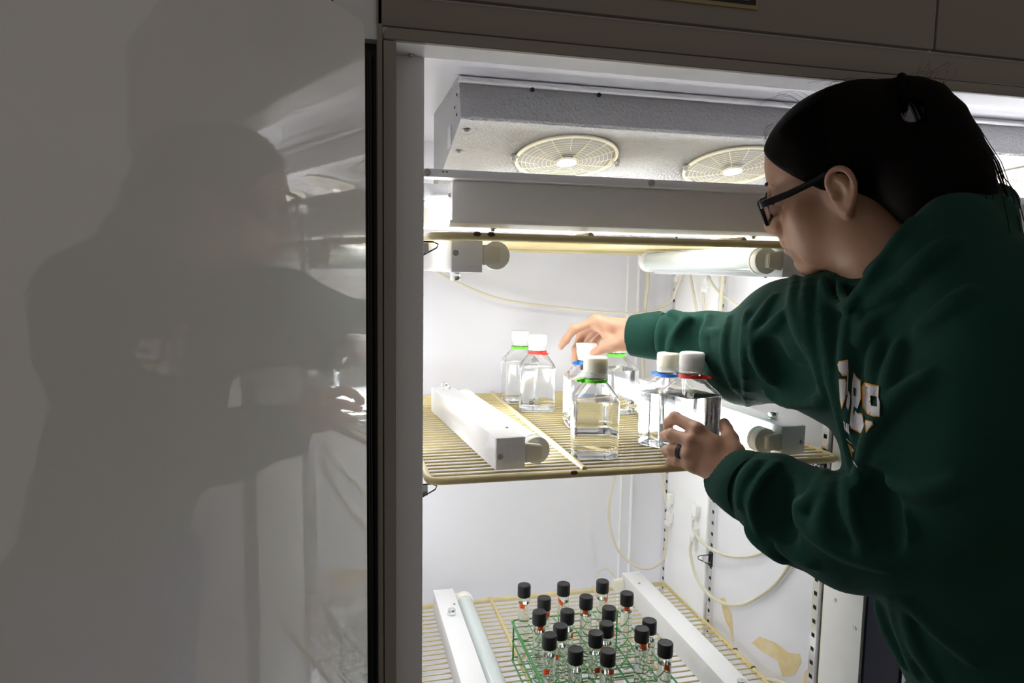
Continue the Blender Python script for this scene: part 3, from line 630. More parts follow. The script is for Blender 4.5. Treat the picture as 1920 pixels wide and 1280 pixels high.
# ================================================================ person: volumes blended as distance fields, then meshed
def sp(x, y, w):
    """point seen at photo position (x, y) at depth w along the view axis, as world coordinates"""
    return CAM + w*(CF + CR*(x-960)/FPX - CU*(y-640)/FPX)
class Field:
    def __init__(s, lo, hi, h):
        s.o = np.array(lo, np.float32); s.h = h; s.n = tuple(int(math.ceil((b-a)/h))+1 for a, b in zip(lo, hi)); s.D = np.full(s.n, 0.5, np.float32)
    def _sub(s, lo, hi):
        a = [max(0, int((lo[i]-s.o[i])/s.h)) for i in range(3)]; b = [min(s.n[i], int((hi[i]-s.o[i])/s.h)+2) for i in range(3)]
        if any(b[i] <= a[i] for i in range(3)): return None
        sl = tuple(slice(a[i], b[i]) for i in range(3))
        g = [(s.o[i]+s.h*np.arange(a[i], b[i], dtype=np.float32)).reshape([-1 if j == i else 1 for j in range(3)]) for i in range(3)]
        return sl, g
    def put(s, f, lo, hi, k, sub=False):
        q = s._sub(np.array(lo)-k-2*s.h, np.array(hi)+k+2*s.h)
        if q is None: return
        sl, g = q; d = f(*g).astype(np.float32); A = s.D[sl]
        if sub:
            d = -d; hh = np.clip(0.5-0.5*(A-d)/k, 0, 1); s.D[sl] = A*(1-hh)+d*hh+k*hh*(1-hh)
        else:
            hh = np.clip(0.5+0.5*(A-d)/k, 0, 1); s.D[sl] = A*(1-hh)+d*hh-k*hh*(1-hh)
    def cone(s, a, b, ra, rb, k=.01, sub=False):
        a = np.array(a, float); b = np.array(b, float); ab = b-a; L = max(float(ab@ab), 1e-12)
        def f(x, y, z):
            px, py, pz = x-a[0], y-a[1], z-a[2]; t = np.clip((px*ab[0]+py*ab[1]+pz*ab[2])/L, 0, 1)
            return np.sqrt((px-t*ab[0])**2+(py-t*ab[1])**2+(pz-t*ab[2])**2)-(ra+(rb-ra)*t)
        r = max(ra, rb); s.put(f, np.minimum(a, b)-r, np.maximum(a, b)+r, k, sub)
    def chain(s, pts, k=.01, sub=False):
        for (p, r), (q, t) in zip(pts[:-1], pts[1:]): s.cone(p, q, r, t, k, sub)
    def ball(s, p, r, k=.01, sub=False): s.cone(p, np.array(p)+1e-4, r, r, k, sub)
    def ell(s, c, r, Q=None, k=.01, sub=False):
        c = np.array(c, float); r = np.array(r, float); Q = np.eye(3) if Q is None else Q
        def f(x, y, z):
            px, py, pz = x-c[0], y-c[1], z-c[2]
            u = [Q[0, i]*px+Q[1, i]*py+Q[2, i]*pz for i in range(3)]
            k0 = np.sqrt(sum((u[i]/r[i])**2 for i in range(3))); k1 = np.sqrt(sum((u[i]/r[i]**2)**2 for i in range(3)))+1e-9
            return k0*(k0-1)/k1
        R_ = max(r); s.put(f, c-R_, c+R_, k, sub)
    def clip(s, p, n, k=.004):
        """keep only the side of the plane through p that n points to"""
        n = np.array(n, float)/np.linalg.norm(n); p = np.array(p)
        x, y, z = [(s.o[i]+s.h*np.arange(s.n[i], dtype=np.float32)).reshape([-1 if j == i else 1 for j in range(3)]) for i in range(3)]
        d = -((x-p[0])*n[0]+(y-p[1])*n[1]+(z-p[2])*n[2]); hh = np.clip(0.5-0.5*(s.D-d)/k, 0, 1); s.D = (s.D*(1-hh)+d*hh+k*hh*(1-hh)).astype(np.float32)
    def at(s, P):
        q = (np.atleast_2d(P)-s.o)/s.h; q = np.clip(q, 0, np.array(s.n)-1.001); i = q.astype(int); t = q-i; r = 0
        for a in (0, 1):
            for b in (0, 1):
                for c in (0, 1):
                    r = r+s.D[i[:, 0]+a, i[:, 1]+b, i[:, 2]+c]*(t[:, 0] if a else 1-t[:, 0])*(t[:, 1] if b else 1-t[:, 1])*(t[:, 2] if c else 1-t[:, 2])
        return r
    def hit(s, x, y, w0=.55, w1=1.5):
        """first surface point met by the sight line through (x, y)"""
        w = np.arange(w0, w1, .0015); P = np.array([sp(x, y, q) for q in w])
        ins = np.all((P > s.o) & (P < s.o+s.h*(np.array(s.n)-1)), 1); d = np.where(ins, s.at(P), 1.0); j = np.nonzero(d < 0)[0]
        if not len(j): return None
        a = j[0]; t = d[a-1]/(d[a-1]-d[a]) if a > 0 and d[a-1] < .05 else 0.5
        return P[max(a-1, 0)]*(1-t)+P[a]*t
    def mesh(s, relax=2):
        D = s.D; n = D.shape
        for ax in range(3):
            for e in (0, -1):
                q = [slice(None)]*3; q[ax] = e; q = tuple(q); D[q] = np.maximum(D[q], .3*s.h)
        inside = D < 0
        cnt = sum(inside[a:n[0]-1+a, b:n[1]-1+b, c:n[2]-1+c].astype(np.int8) for a in (0, 1) for b in (0, 1) for c in (0, 1))
        act = (cnt > 0) & (cnt < 8); I = np.argwhere(act); idx = np.full(act.shape, -1, np.int32); idx[act] = np.arange(len(I))
        acc = np.zeros((len(I), 3)); num = np.zeros(len(I)); cor = [(a, b, c) for a in (0, 1) for b in (0, 1) for c in (0, 1)]
        val = {c: D[I[:, 0]+c[0], I[:, 1]+c[1], I[:, 2]+c[2]] for c in cor}
        for c in cor:
            for ax in range(3):
                if c[ax] == 0:
                    e = list(c); e[ax] = 1; e = tuple(e); v0, v1 = val[c], val[e]; m = (v0 < 0) != (v1 < 0)
                    t = np.where(m, v0/np.where(m, v0-v1, 1), 0); p = np.tile(np.array(c, float), (len(I), 1)); p[:, ax] = t
                    acc += np.where(m[:, None], p, 0); num += m
        V = s.o+s.h*(I+acc/num[:, None]); F = []
        for ax in range(3):
            b, c = (ax+1) % 3, (ax+2) % 3
            sl0 = [slice(None)]*3; sl1 = [slice(None)]*3; sl0[ax] = slice(0, -1); sl1[ax] = slice(1, None)
            ch_ = inside[tuple(sl0)] != inside[tuple(sl1)]; E = np.argwhere(ch_); E = E[(E[:, b] > 0) & (E[:, c] > 0) & (E[:, b] < n[b]-1) & (E[:, c] < n[c]-1)]
            first = inside[tuple(sl0)][E[:, 0], E[:, 1], E[:, 2]]
            def g(db, dc):
                q = E.copy(); q[:, b] -= db; q[:, c] -= dc; return idx[q[:, 0], q[:, 1], q[:, 2]]
            Q = np.stack([g(1, 1), g(0, 1), g(0, 0), g(1, 0)], 1); Q[~first] = Q[~first][:, ::-1]; F.append(Q)
        F = np.concatenate(F); F = F[(F >= 0).all(1)]
        ed = np.concatenate([F[:, [0, 1]], F[:, [1, 2]], F[:, [2, 3]], F[:, [3, 0]]]); ed = np.concatenate([ed, ed[:, ::-1]])
        dg_ = np.bincount(ed[:, 0], minlength=len(V))[:, None]
        for _ in range(relax):
            m = np.stack([np.bincount(ed[:, 0], V[ed[:, 1], i], len(V)) for i in range(3)], 1)/np.maximum(dg_, 1); V = V+.5*(m-V)
        return V, F
def np_mesh(name, V, F, m, parent, smooth=True):
    me = bpy.data.meshes.new(name); b = base_of(parent) if parent else Vector((0, 0, 0)); V = np.asarray(V)-np.array(b[:])
    me.vertices.add(len(V)); me.vertices.foreach_set('co', V.astype(np.float32).ravel())
    k = F.shape[1]; me.loops.add(len(F)*k); me.loops.foreach_set('vertex_index', F.astype(np.int32).ravel())
    me.polygons.add(len(F)); me.polygons.foreach_set('loop_start', np.arange(0, len(F)*k, k, dtype=np.int32))
    me.polygons.foreach_set('use_smooth', np.full(len(F), smooth)); me.update(calc_edges=True); me.validate()
    me.materials.append(M[m]); o = bpy.data.objects.new(name, me); C.objects.link(o)
    if parent: o.parent = parent
    return o

pr = thing('person', 'person in a dark green hooded sweatshirt with ponytail, leaning in to handle the bottles', 'person', (0.78, 0.62, 0.0))
HM = np.array([[-0.6327, -0.6759, -0.378], [0.7295, -0.684, 0.0021], [-0.26, -0.2745, 0.9258]]); HT = np.array([.659, .8352, 1.5659]); HS = .93
def hl(x, y, z): return HT+HS*HM@(np.array([x, y, z], float)/1000)
hr = HS/1000
NECK = sp(1700, 560, .90)

# ---- head and neck
H = Field((.50, .64, 1.36), (.84, 1.00, 1.71), .0018)
H.ell(hl(-2, 0, 50), np.array([91, 72, 79])*hr, HM, .02)
H.ell(hl(48, 0, 46), np.array([48, 58, 50])*hr, HM, .02)
H.ell(hl(44, 0, -34), np.array([50, 56, 62])*hr, HM, .02)
for sy in (1, -1):
    H.cone(hl(87, sy*8, 31), hl(82, sy*36, 33), 10*hr, 9*hr, .012)
    H.ball(hl(58, sy*45, -14), 20*hr, .02)
    H.cone(hl(2, sy*53, -58), hl(66, sy*20, -98), 15*hr, 15*hr, .022)
    H.cone(hl(0, sy*56, -10), hl(2, sy*53, -58), 15*hr, 15*hr, .02)
    H.ell(hl(40, sy*40, -50), np.array([32, 20, 36])*hr, HM, .02)
H.ball(hl(79, 0, -98), 15.5*hr, .018); H.ell(hl(34, 0, -66), np.array([44, 44, 38])*hr, HM, .02)
H.ell(hl(78, 0, -64), np.array([23, 29, 28])*hr, HM, .015)
for sy in (1, -1):
    H.ball(hl(96, sy*33, 14), 13*hr, .014, True)
    H.ball(hl(78.5, sy*32, 14), 13.2*hr, .004)
    H.cone(hl(92.5, sy*22, 8), hl(89.5, sy*42, 8.5), 1.0*hr, 1.0*hr, .002, True)
H.chain([(hl(95, 0, 22), 6.5*hr), (hl(104.5, 0, 2), 7.5*hr), (hl(115.5, 0, -27), 8.8*hr)], .012)
for sy in (1, -1):
    H.ball(hl(102, sy*11, -34), 7.6*hr, .008); H.ell(hl(108, sy*6.5, -40.5), np.array([5.5, 3, 3.2])*hr, HM, .003, True)
H.cone(hl(114, 0, -34), hl(100, 0, -43), 4*hr, 4.5*hr, .006)
H.cone(hl(100.5, 0, -44), hl(101, 0, -52), 4.5*hr, 5*hr, .008)
for sy in (1, -1):
    H.chain([(hl(102.5, sy*2, -56.5), 5.2*hr), (hl(98.5, sy*13, -59.5), 4.6*hr), (hl(89, sy*23, -65), 3*hr)], .004)
    H.chain([(hl(99.5, sy*0, -70.5), 6*hr), (hl(96, sy*12, -69.5), 5*hr), (hl(88, sy*22, -66.5), 3*hr)], .004)
    H.chain([(hl(107, sy*0, -63.3), 1.2*hr), (hl(101.5, sy*13, -64.6), 1.2*hr), (hl(91, sy*24, -66.5), 1.3*hr)], .0025, True)
H.cone(hl(97, -9, -81), hl(97, 9, -81), 3.5*hr, 3.5*hr, .008, True)
H.chain([(hl(86, 0, 24), 8*hr), (hl(94, 0, 0), 10.5*hr), (hl(99, 0, -28), 12*hr)], .012)
# ears
for sy in (1, -1):
    def e(x, z, y): return hl(x, sy*y, z)
    H.ell(e(-7, 2, 74.5), np.array([16, 5.5, 28])*hr, HM, .006)
    hx = smooth_path([(6, 4, 75), (8.5, 18, 76.5), (3, 31, 78.5), (-9, 36, 80.5), (-20, 29, 82), (-24, 14, 82.5), (-21, -3, 81.5), (-14, -16, 79)], 3)
    H.chain([(e(*q), 3.5*hr) for q in hx], .003)
    H.chain([(e(-14, -16, 79), 4*hr), (e(-6, -26, 76.5), 5.6*hr), (e(-1, -22, 75), 4.2*hr)], .004)
    H.chain([(e(*q), 2.9*hr) for q in smooth_path([(-5, 24, 78.5), (-13, 14, 80), (-14, 0, 79.5), (-8, -12, 78)], 3)], .003)
    H.ell(e(-3, 1, 81.5), np.array([6.5, 5.5, 9])*hr, HM, .003, True)
    H.chain([(e(-3, 27.5, 82.5), 1.8*hr), (e(-15, 22, 85), 1.8*hr), (e(-18.5, 6, 85.5), 1.8*hr)], .003, True)
    H.ball(e(6, -2, 76.5), 4.2*hr, .003)
H.chain([(hl(-14, 0, -42), 52*hr), (sp(1652, 470, .93), 56*hr), (sp(1690, 545, .91), 64*hr), (NECK, 64*hr)], .025)
for sy in (1, -1): H.ell(hl(30, sy*46, -62), np.array([40, 16, 34])*hr, HM, .02)
hV, hF = H.mesh(2)

# ---- hands
def hand(lo, hi, parts, webs, h=.0016):
    G = Field(lo, hi, h)
    for p in parts: G.chain(p, .0045)
    for p in webs: G.chain(p, .013)
    return G
P_ = lambda *q: sp(*q)
# right hand (reaching far): thumb towards the camera, index stretched out
RW = P_(1196, 624, 1.327)
rI = [(P_(1118, 603, 1.335), .0098), (P_(1076, 617, 1.335), .0082), (P_(1061, 637, 1.335), .0070), (P_(1051, 650, 1.335), .0060)]
rM = [(P_(1121, 606, 1.36), .0100), (P_(1090, 628, 1.37), .0088), (P_(1080, 655, 1.36), .0076), (P_(1077, 680, 1.352), .0066)]
rR = [(P_(1128, 611, 1.382), .0096), (P_(1103, 633, 1.405), .0085), (P_(1094, 660, 1.402), .0074), (P_(1092, 688, 1.395), .0064)]
rP = [(P_(1138, 618, 1.395), .0086), (P_(1118, 638, 1.425), .0074), (P_(1112, 658, 1.425), .0064), (P_(1111, 676, 1.418), .0056)]
rT = [(P_(1172, 640, 1.315), .0135), (P_(1148, 648, 1.312), .0105), (P_(1126, 655, 1.318), .0090), (P_(1113, 662, 1.325), .0075)]
RH = Field(np.min([p for c in (rI, rM, rR, rP, rT) for p, _ in c], 0)-.03, np.max([p for c in (rI, rM, rR, rP, rT) for p, _ in c]+[RW+.03], 0)+.03, .0016)
for c in (rI, rM, rR, rP, rT): RH.chain(c, .003)
for c, r in ((rI, .0135), (rM, .0140), (rR, .0130), (rP, .0115)): RH.cone(c[0][0]*.92+RW*.08, RW, r, .0225, .012)
RH.chain([(P_(1118, 601, 1.337), .0104), (P_(1123, 604, 1.36), .0106), (P_(1130, 609, 1.38), .0104), (P_(1139, 616, 1.394), .0094)], .006)
RH.cone(rT[0][0], RW, .0165, .021, .012); RH.cone(rT[1][0], rI[0][0], .006, .008, .014)
for c in (rI, rM, rR, rP):
    for i in (1, 2): RH.ball(c[i][0], c[i][1]*1.06, .004)
RH.cone(RW, P_(1300, 640, 1.26), .0225, .026, .01)
rV, rF = RH.mesh(1)
# left hand (near): back to the camera, fingers wrapped round the red-tied bottle
LW = P_(1374, 888, 1.03)
lI = [(P_(1306, 804, 1.056), .0102), (P_(1266, 783, 1.083), .0094), (P_(1254, 792, 1.105), .0084), (P_(1252, 804, 1.122), .0074)]
lM = [(P_(1295, 826, 1.050), .0100), (P_(1258, 814, 1.072), .0091), (P_(1248, 816, 1.096), .0082), (P_(1248, 820, 1.113), .0072)]
lR = [(P_(1290, 849, 1.050), .0096), (P_(1260, 842, 1.068), .0087), (P_(1249, 844, 1.090), .0078), (P_(1249, 848, 1.106), .0068)]
lP = [(P_(1293, 870, 1.053), .0086), (P_(1270, 864, 1.066), .0076), (P_(1258, 864, 1.080), .0070), (P_(1254, 866, 1.092), .0060)]
lT = [(P_(1374, 852, 1.042), .0150), (P_(1369, 824, 1.068), .0118), (P_(1362, 804, 1.090), .0104), (P_(1358, 793, 1.106), .0085)]
LH = Field(np.min([p for c in (lI, lM, lR, lP, lT) for p, _ in c]+[LW-.03], 0)-.03, np.max([p for c in (lI, lM, lR, lP, lT) for p, _ in c]+[LW], 0)+.04, .0016)
for c in (lI, lM, lR, lP, lT): LH.chain(c, .0016)
for c, r in ((lI, .0115), (lM, .0115), (lR, .0110), (lP, .0105)): LH.cone(c[0][0]*.80+LW*.20+CF*.004, LW, r+.002, .0255, .010)
for c in (lI, lM, lR, lP): LH.ball(c[0][0]-CF*.0025, c[0][1]*1.0, .006); LH.ball(c[1][0], c[1][1]*1.05, .002)
LH.cone(lT[0][0], LW, .018, .022, .012); LH.cone(lT[1][0], lI[0][0]*.6+LW*.4, .007, .012, .016)
for c, d in ((lI, lM), (lM, lR), (lR, lP)): LH.cone(c[0][0]*.80+LW*.20, d[0][0]*.80+LW*.20, .0105, .0105, .006)
LH.cone(LW, P_(1450, 930, .98), .0255, .028, .01)
lV, lF = LH.mesh(1)
# ---- arms and trunk under the clothes
B = Field((.40, .34, .70), (1.06, 1.30, 1.50), .006)
rsh, lsh = sp(1550, 615, 1.0), sp(1885, 620, .77)
B.chain([(P_(1300, 640, 1.26), .026), (P_(1400, 678, 1.17), .038), (sp(1490, 645, 1.06), .046), (rsh, .055)], .02)
B.chain([(P_(1450, 930, .98), .028), (sp(1600, 990, .90), .036), (sp(1765, 1000, .83), .042), (sp(1830, 820, .78), .05), (lsh, .058)], .02)
B.chain([(NECK, .05), (sp(1760, 680, .89), .10), (sp(1850, 950, .87), .115), (sp(1935, 1250, .86), .115), (sp(1970, 1400, .86), .115)], .05)
B.chain([(rsh, .05), (NECK*.5+sp(1740, 640, .89)*.5, .06), (lsh, .05)], .04)
bV, bF = B.mesh(1)
nV = np.concatenate([hV, rV, lV, bV]); o1, o2, o3 = len(hV), len(hV)+len(rV), len(hV)+len(rV)+len(lV)
body = np_mesh('body', nV, np.concatenate([hF, rF+o1, lF+o2, bF+o3]), 'skin', pr)
rm = body.modifiers.new('one_surface', 'REMESH'); rm.mode = 'VOXEL'; rm.voxel_size = .0019; rm.use_smooth_shade = True
sm_ = body.modifiers.new('relax', 'SMOOTH'); sm_.iterations = 1; sm_.factor = .4
dg = bpy.context.evaluated_depsgraph_get(); dg.update(); nm = bpy.data.meshes.new_from_object(body.evaluated_get(dg))
body.modifiers.clear(); body.data = nm
if not nm.materials: nm.materials.append(M['skin'])
for p in nm.polygons: p.use_smooth = True
"""lips get their own colour"""
M['lip'] = mat('lip', (0.42, 0.17, 0.13), 0.4); nm.materials.append(M['lip'])
cc = np.empty(len(nm.polygons)*3, np.float32); nm.polygons.foreach_get('center', cc); cc = cc.reshape(-1, 3)+np.array(base_of(body)[:])
lc_ = ((cc-HT)/HS*1000) @ HM
msk = (lc_[:, 0] > 88) & (lc_[:, 2] < -55+np.abs(lc_[:, 1])*-.25) & (lc_[:, 2] > -76+np.abs(lc_[:, 1])*.35) & (np.abs(lc_[:, 1]) < 22)
nm.polygons.foreach_set('material_index', np.where(msk, 1, 0).astype(np.int32)); nm.update()
for sy in (1, -1):
    MB().lathe([(11.2*hr*math.sin(t), 11.2*hr*math.cos(t)) for t in np.linspace(0, pi, 13)], tuple(hl(78, sy*32, 13.5)), 'z', 20).build('eye', 'eye', pr)
    MB().tube([tuple(hl(97, sy*12, 33)), tuple(hl(96.5, sy*24, 38)), tuple(hl(91, sy*36, 40)), tuple(hl(82, sy*47, 36))], [.0018, .0026, .0024, .0012], 8).build('eyebrow', 'hair', pr)
    MB().tube([tuple(hl(93, sy*20, 9)), tuple(hl(95, sy*32, 7.5)), tuple(hl(90, sy*43, 9.5))], .0007, 6).build('eyelash', 'hair', pr)

# ---- hooded sweatshirt
HD = Field((.36, .30, .80), (1.10, 1.36, 1.62), .0038)
HD.chain([(sp(1268, 630, 1.28), .045), (sp(1330, 650, 1.23), .060), (sp(1400, 670, 1.17), .076), (sp(1490, 640, 1.06), .092), (sp(1580, 650, .99), .104), (sp(1690, 690, .92), .115)], .012)
HD.chain([(sp(1418, 914, 1.005), .046), (sp(1448, 928, .985), .057), (sp(1510, 968, .955), .065), (sp(1600, 997, .90), .072), (sp(1690, 1005, .86), .074), (sp(1775, 1000, .83), .074)], .012)
HD.chain([(sp(1775, 1000, .83), .074), (sp(1830, 900, .80), .084), (sp(1870, 770, .78), .092), (sp(1900, 640, .77), .092)], .02)
HD.chain([(sp(1735, 600, .90), .10), (sp(1772, 720, .89), .135), (sp(1822, 880, .88), .140), (sp(1862, 1050, .87), .140), (sp(1912, 1190, .865), .138), (sp(1962, 1320, .86), .138)], .014)
HD.chain([(sp(1895, 640, .78), .088), (sp(1800, 620, .84), .08), (sp(1700, 620, .92), .08), (sp(1600, 630, .98), .085)], .03)
HD.cone(sp(1672, 850, .83), sp(1730, 760, .81), .030, .05, .03)
# hood bunched around the neck
HD.chain([(sp(1592, 556, .905), .016), (sp(1622, 566, .87), .020), (sp(1668, 528, .84), .028), (sp(1728, 474, .82), .034), (sp(1790, 440, .81), .044), (sp(1835, 420, .83), .038), (sp(1862, 388, .86), .024)], .012)
HD.chain([(sp(1592, 556, .905), .016), (sp(1562, 552, .95), .022), (sp(1600, 545, 1.0), .032), (sp(1700, 510, 1.0), .045), (sp(1800, 450, .94), .045), (sp(1862, 385, .87), .026)], .012)
HD.cone(sp(1790, 520, .80), sp(1880, 540, .80), .055, .055, .03)
HD.clip(sp(1912, 1400, .86), (0, 0, 1), .01)
def fold(pts, r=.010, lift=.30, k=.0065, sub=False):
    q = smooth_path([(x, y, 0) for x, y in pts], 5); W = []
    for x, y, _ in q:
        p = HD0.hit(x, y)
        if p is not None: W.append(p)
    W = [p for i, p in enumerate(W) if i == 0 or np.linalg.norm(p-W[i-1]) < .06]
    n = len(W)
    if n < 2: return
    dr_ = [(p-CAM)/np.linalg.norm(p-CAM) for p in W]
    rr = [r*(.45+.55*math.sin(pi*min(1, max(0, (i+.5)/n)))) for i in range(n)]
    ch_ = [(p+d*(q_*(1-2*lift) if not sub else -q_*.2), q_) for p, d, q_ in zip(W, dr_, rr)]
    HD.chain(ch_, k, sub)
class _S: pass
HD0 = Field((0, 0, 0), (.01, .01, .01), .01); HD0.o = HD.o; HD0.n = HD.n; HD0.h = HD.h; HD0.D = HD.D.copy()
for f_ in ([(1246, 582), (1240, 620), (1236, 668)], [(1256, 586), (1285, 598), (1308, 622), (1345, 624)], [(1285, 600), (1262, 640), (1258, 672)],
           [(1330, 590), (1322, 640), (1345, 700)], [(1372, 590), (1362, 660), (1380, 730)], [(1402, 584), (1400, 660), (1402, 758)],
           [(1452, 556), (1425, 598), (1413, 632), (1430, 690), (1470, 722), (1545, 748)], [(1420, 636), (1452, 612), (1476, 585)],
           [(1490, 520), (1488, 570), (1504, 622), (1530, 668), (1548, 740)], [(1545, 525), (1545, 600), (1562, 700), (1585, 800), (1600, 880)],
           [(1440, 735), (1480, 752), (1545, 757)], [(1515, 520), (1515, 600), (1540, 690)]):
    fold(f_, .0095, .46)
for f_ in ([(1592, 585), (1588, 650), (1590, 735), (1606, 830)], [(1612, 590), (1618, 640), (1640, 600), (1690, 560)], [(1650, 640), (1640, 700), (1655, 790)],
           [(1690, 640), (1672, 700), (1662, 760)], [(1720, 620), (1790, 570), (1830, 545)], [(1630, 575), (1700, 520), (1760, 470), (1800, 450)]):
    fold(f_, .009, .42)
for f_ in ([(1424, 866), (1398, 900), (1388, 950)], [(1455, 868), (1426, 915), (1416, 950), (1424, 1000)], [(1548, 884), (1522, 940), (1488, 948)],
           [(1480, 925), (1508, 980), (1580, 1032), (1665, 1062)], [(1586, 896), (1596, 950), (1620, 1008), (1622, 1040)],
           [(1612, 872), (1618, 912), (1680, 958), (1697, 990), (1686, 1016)], [(1612, 872), (1640, 802), (1690, 742), (1750, 700)],
           [(1440, 960), (1470, 1020), (1530, 1060)], [(1405, 985), (1425, 1010), (1470, 1050)], [(1560, 900), (1540, 985), (1560, 1010)], [(1660, 900), (1740, 920), (1800, 900)]):
    fold(f_, .0105, .46)
for f_ in ([(1648, 1130), (1668, 1180), (1700, 1250)], [(1670, 1120), (1696, 1190), (1722, 1268)], [(1700, 1125), (1760, 1180), (1830, 1240)], [(1690, 1122), (1720, 1210), (1760, 1275)]):
    fold(f_, .009, .42)
for f_ in ([(1465, 905), (1450, 960), (1470, 1000)], [(1640, 900), (1650, 960), (1660, 1010)], [(1440, 650), (1460, 700), (1510, 720)], [(1300, 610), (1290, 640), (1300, 680)]):
    fold(f_, .014, .3, .02, True)
HD0.D = HD.D.copy()
def rim(pts, r, k, off, sub=False):
    q = [HD0.hit(x, y) for x, y, _ in smooth_path([(x, y, 0) for x, y in pts], 5)]; q = [p for p in q if p is not None]
    q = [p for i, p in enumerate(q) if i == 0 or np.linalg.norm(p-q[i-1]) < .05]
    HD.chain([(p+(p-CAM)/np.linalg.norm(p-CAM)*off, r) for p in q], k, sub)
rim([(1578, 556), (1592, 548), (1602, 540)], .013, .008, -.002, True)
rim([(1560, 536), (1574, 545), (1588, 552)], .010, .006, -.001, True)
rim([(1594, 577), (1603, 558), (1622, 533), (1652, 492), (1684, 450), (1712, 415)], .0060, .004, .001)
rim([(1545, 524), (1549, 548), (1564, 568), (1592, 578)], .0055, .004, .001)
rim([(1574, 524), (1577, 548), (1590, 566)], .0045, .004, .001)
rim([(1597, 583), (1636, 580), (1690, 560), (1742, 522), (1790, 480)], .0026, .0025, -.0004, True)
rim([(1402, 588), (1400, 660), (1403, 756)], .0022, .002, -.0004, True)
sV, sF = HD.mesh(1)
hoodie = np_mesh('hooded_sweatshirt', sV, sF, 'fleece', pr)
def cuff(a, b, r0, r1):
    a = np.array(a); b = np.array(b); t = (b-a)/np.linalg.norm(b-a); u = np.cross(t, [0, 0, 1]); u /= np.linalg.norm(u); v = np.cross(t, u); n = 72; rings = []
    def rg(s_, r, rib): return [tuple(a+(b-a)*s_+(r+(rib if k % 2 else 0))*(u*math.cos(2*pi*k/n)+v*math.sin(2*pi*k/n))) for k in range(n)]
    rings = [rg(.4, r0-.006, 0), rg(.02, r0-.005, 0), rg(-.005, r0-.002, 0), rg(0, r0, .0004), rg(.1, r0+.0008, .0006), rg(.5, (r0+r1)/2+.001, .0006), rg(.9, r1, .0006), rg(1.05, r1-.004, 0)]
    return MB().loft(rings, False, True).build('cuff', 'rib', pr)
cuff(sp(1186, 629, 1.327), sp(1243, 629, 1.295), .0375, .0445)
cuff(sp(1368, 894, 1.055), sp(1416, 916, .995), .0430, .050)

# ---- chest print, laid on the cloth
def patch(polys, m, off, name):
    for poly in polys:
        b = MB(); bm = bmesh.new(); vs = [bm.verts.new((x, y, 0)) for x, y in poly]; bm.faces.new(vs)
        bmesh.ops.triangulate(bm, faces=bm.faces[:]); 
        for _ in range(3): bmesh.ops.subdivide_edges(bm, edges=bm.edges[:], cuts=1, use_grid_fill=True)
        bmesh.ops.triangulate(bm, faces=bm.faces[:]); bm.verts.index_update(); W = []
        for v in bm.verts:
            p = HD.hit(v.co.x, v.co.y); p = sp(v.co.x, v.co.y, .86) if p is None else p; W.append(p-(p-CAM)/np.linalg.norm(p-CAM)*off)
        dd_ = np.median([np.linalg.norm(p-CAM) for p in W])
        W = [CAM+(p-CAM)/np.linalg.norm(p-CAM)*min(max(np.linalg.norm(p-CAM), dd_-.02), dd_+.02) for p in W]
        b.add(W, [[v.index for v in f.verts] for f in bm.faces], True); bm.free(); b.build(name, m, hoodie)
def zc(pts, ox=1550, oy=660, s=10.667): return [(ox+x/s, oy+y/s) for x, y in pts]
def zd(pts): return zc(pts, 1570, 760, 9.14)
gold = [zc([(212, 245), (245, 178), (425, 150), (435, 345), (405, 478), (310, 475), (302, 450), (330, 350), (240, 370)]), zc([(243, 538), (370, 532), (402, 600), (380, 920), (345, 1040), (295, 1140), (262, 950)]),
        zc([(540, 400), (600, 495), (692, 560), (692, 940), (590, 900), (520, 1060), (490, 900), (505, 620)]), zc([(745, 600), (1045, 670), (1045, 890), (870, 870), (885, 1070), (1060, 1090), (1060, 1290), (940, 1290), (810, 1240), (715, 1100), (700, 690)]),
        zd([(318, 128), (420, 130), (445, 175), (480, 470), (470, 515), (232, 390), (210, 330), (240, 0), (290, 20), (300, 260), (350, 290)]), zd([(470, 245), (600, 270), (622, 330), (520, 430), (490, 470)]), zd([(175, 645), (250, 710), (255, 900), (225, 800)])]
white = [zc([(225, 255), (252, 200), (425, 178), (418, 340), (395, 448), (325, 448), (345, 355), (250, 375)]), zc([(248, 560), (360, 560), (384, 610), (362, 915), (300, 1090), (268, 950)]), zc([(420, 330), (437, 360), (415, 840), (396, 860)]), zc([(440, 770), (470, 880), (460, 1040), (430, 1170), (392, 1080), (400, 960)]),
         zc([(540, 430), (600, 520), (672, 580), (680, 930), (600, 880), (615, 1130), (545, 1090), (540, 1290), (480, 1290), (500, 1000), (512, 620)]),
         zc([(760, 640), (1040, 700), (1030, 885), (865, 862), (885, 1068), (1040, 1100), (1045, 1270), (930, 1265), (830, 1215), (740, 1080), (722, 690)]),
         zd([(345, 150), (415, 150), (430, 185), (468, 480), (240, 375), (212, 330), (245, 0), (285, 30), (290, 270), (345, 280)]), zd([(485, 270), (590, 288), (600, 320), (510, 415)]),
         zd([(100, 255), (130, 290), (128, 330), (145, 440), (118, 395)]), zd([(150, 300), (172, 310), (180, 465), (165, 455), (150, 440), (140, 430)]), zd([(186, 315), (196, 320), (200, 440), (212, 495), (180, 470)]),
         zd([(150, 555), (240, 645), (242, 672), (160, 590)]), zd([(250, 720), (285, 770), (262, 800)]), zd([(255, 920), (340, 1045), (340, 1070), (262, 965)])]
white.append(zc([(1000, 880), (1030, 885), (1060, 1000), (1055, 1290), (1015, 1290), (1010, 1100)]))
patch([zc([(535, 690), (585, 735), (580, 800), (580, 880), (537, 870)]), zc([(545, 1080), (620, 1140), (560, 1180), (540, 1290), (530, 1200)])], 'fleece', .0046, 'print_gap')
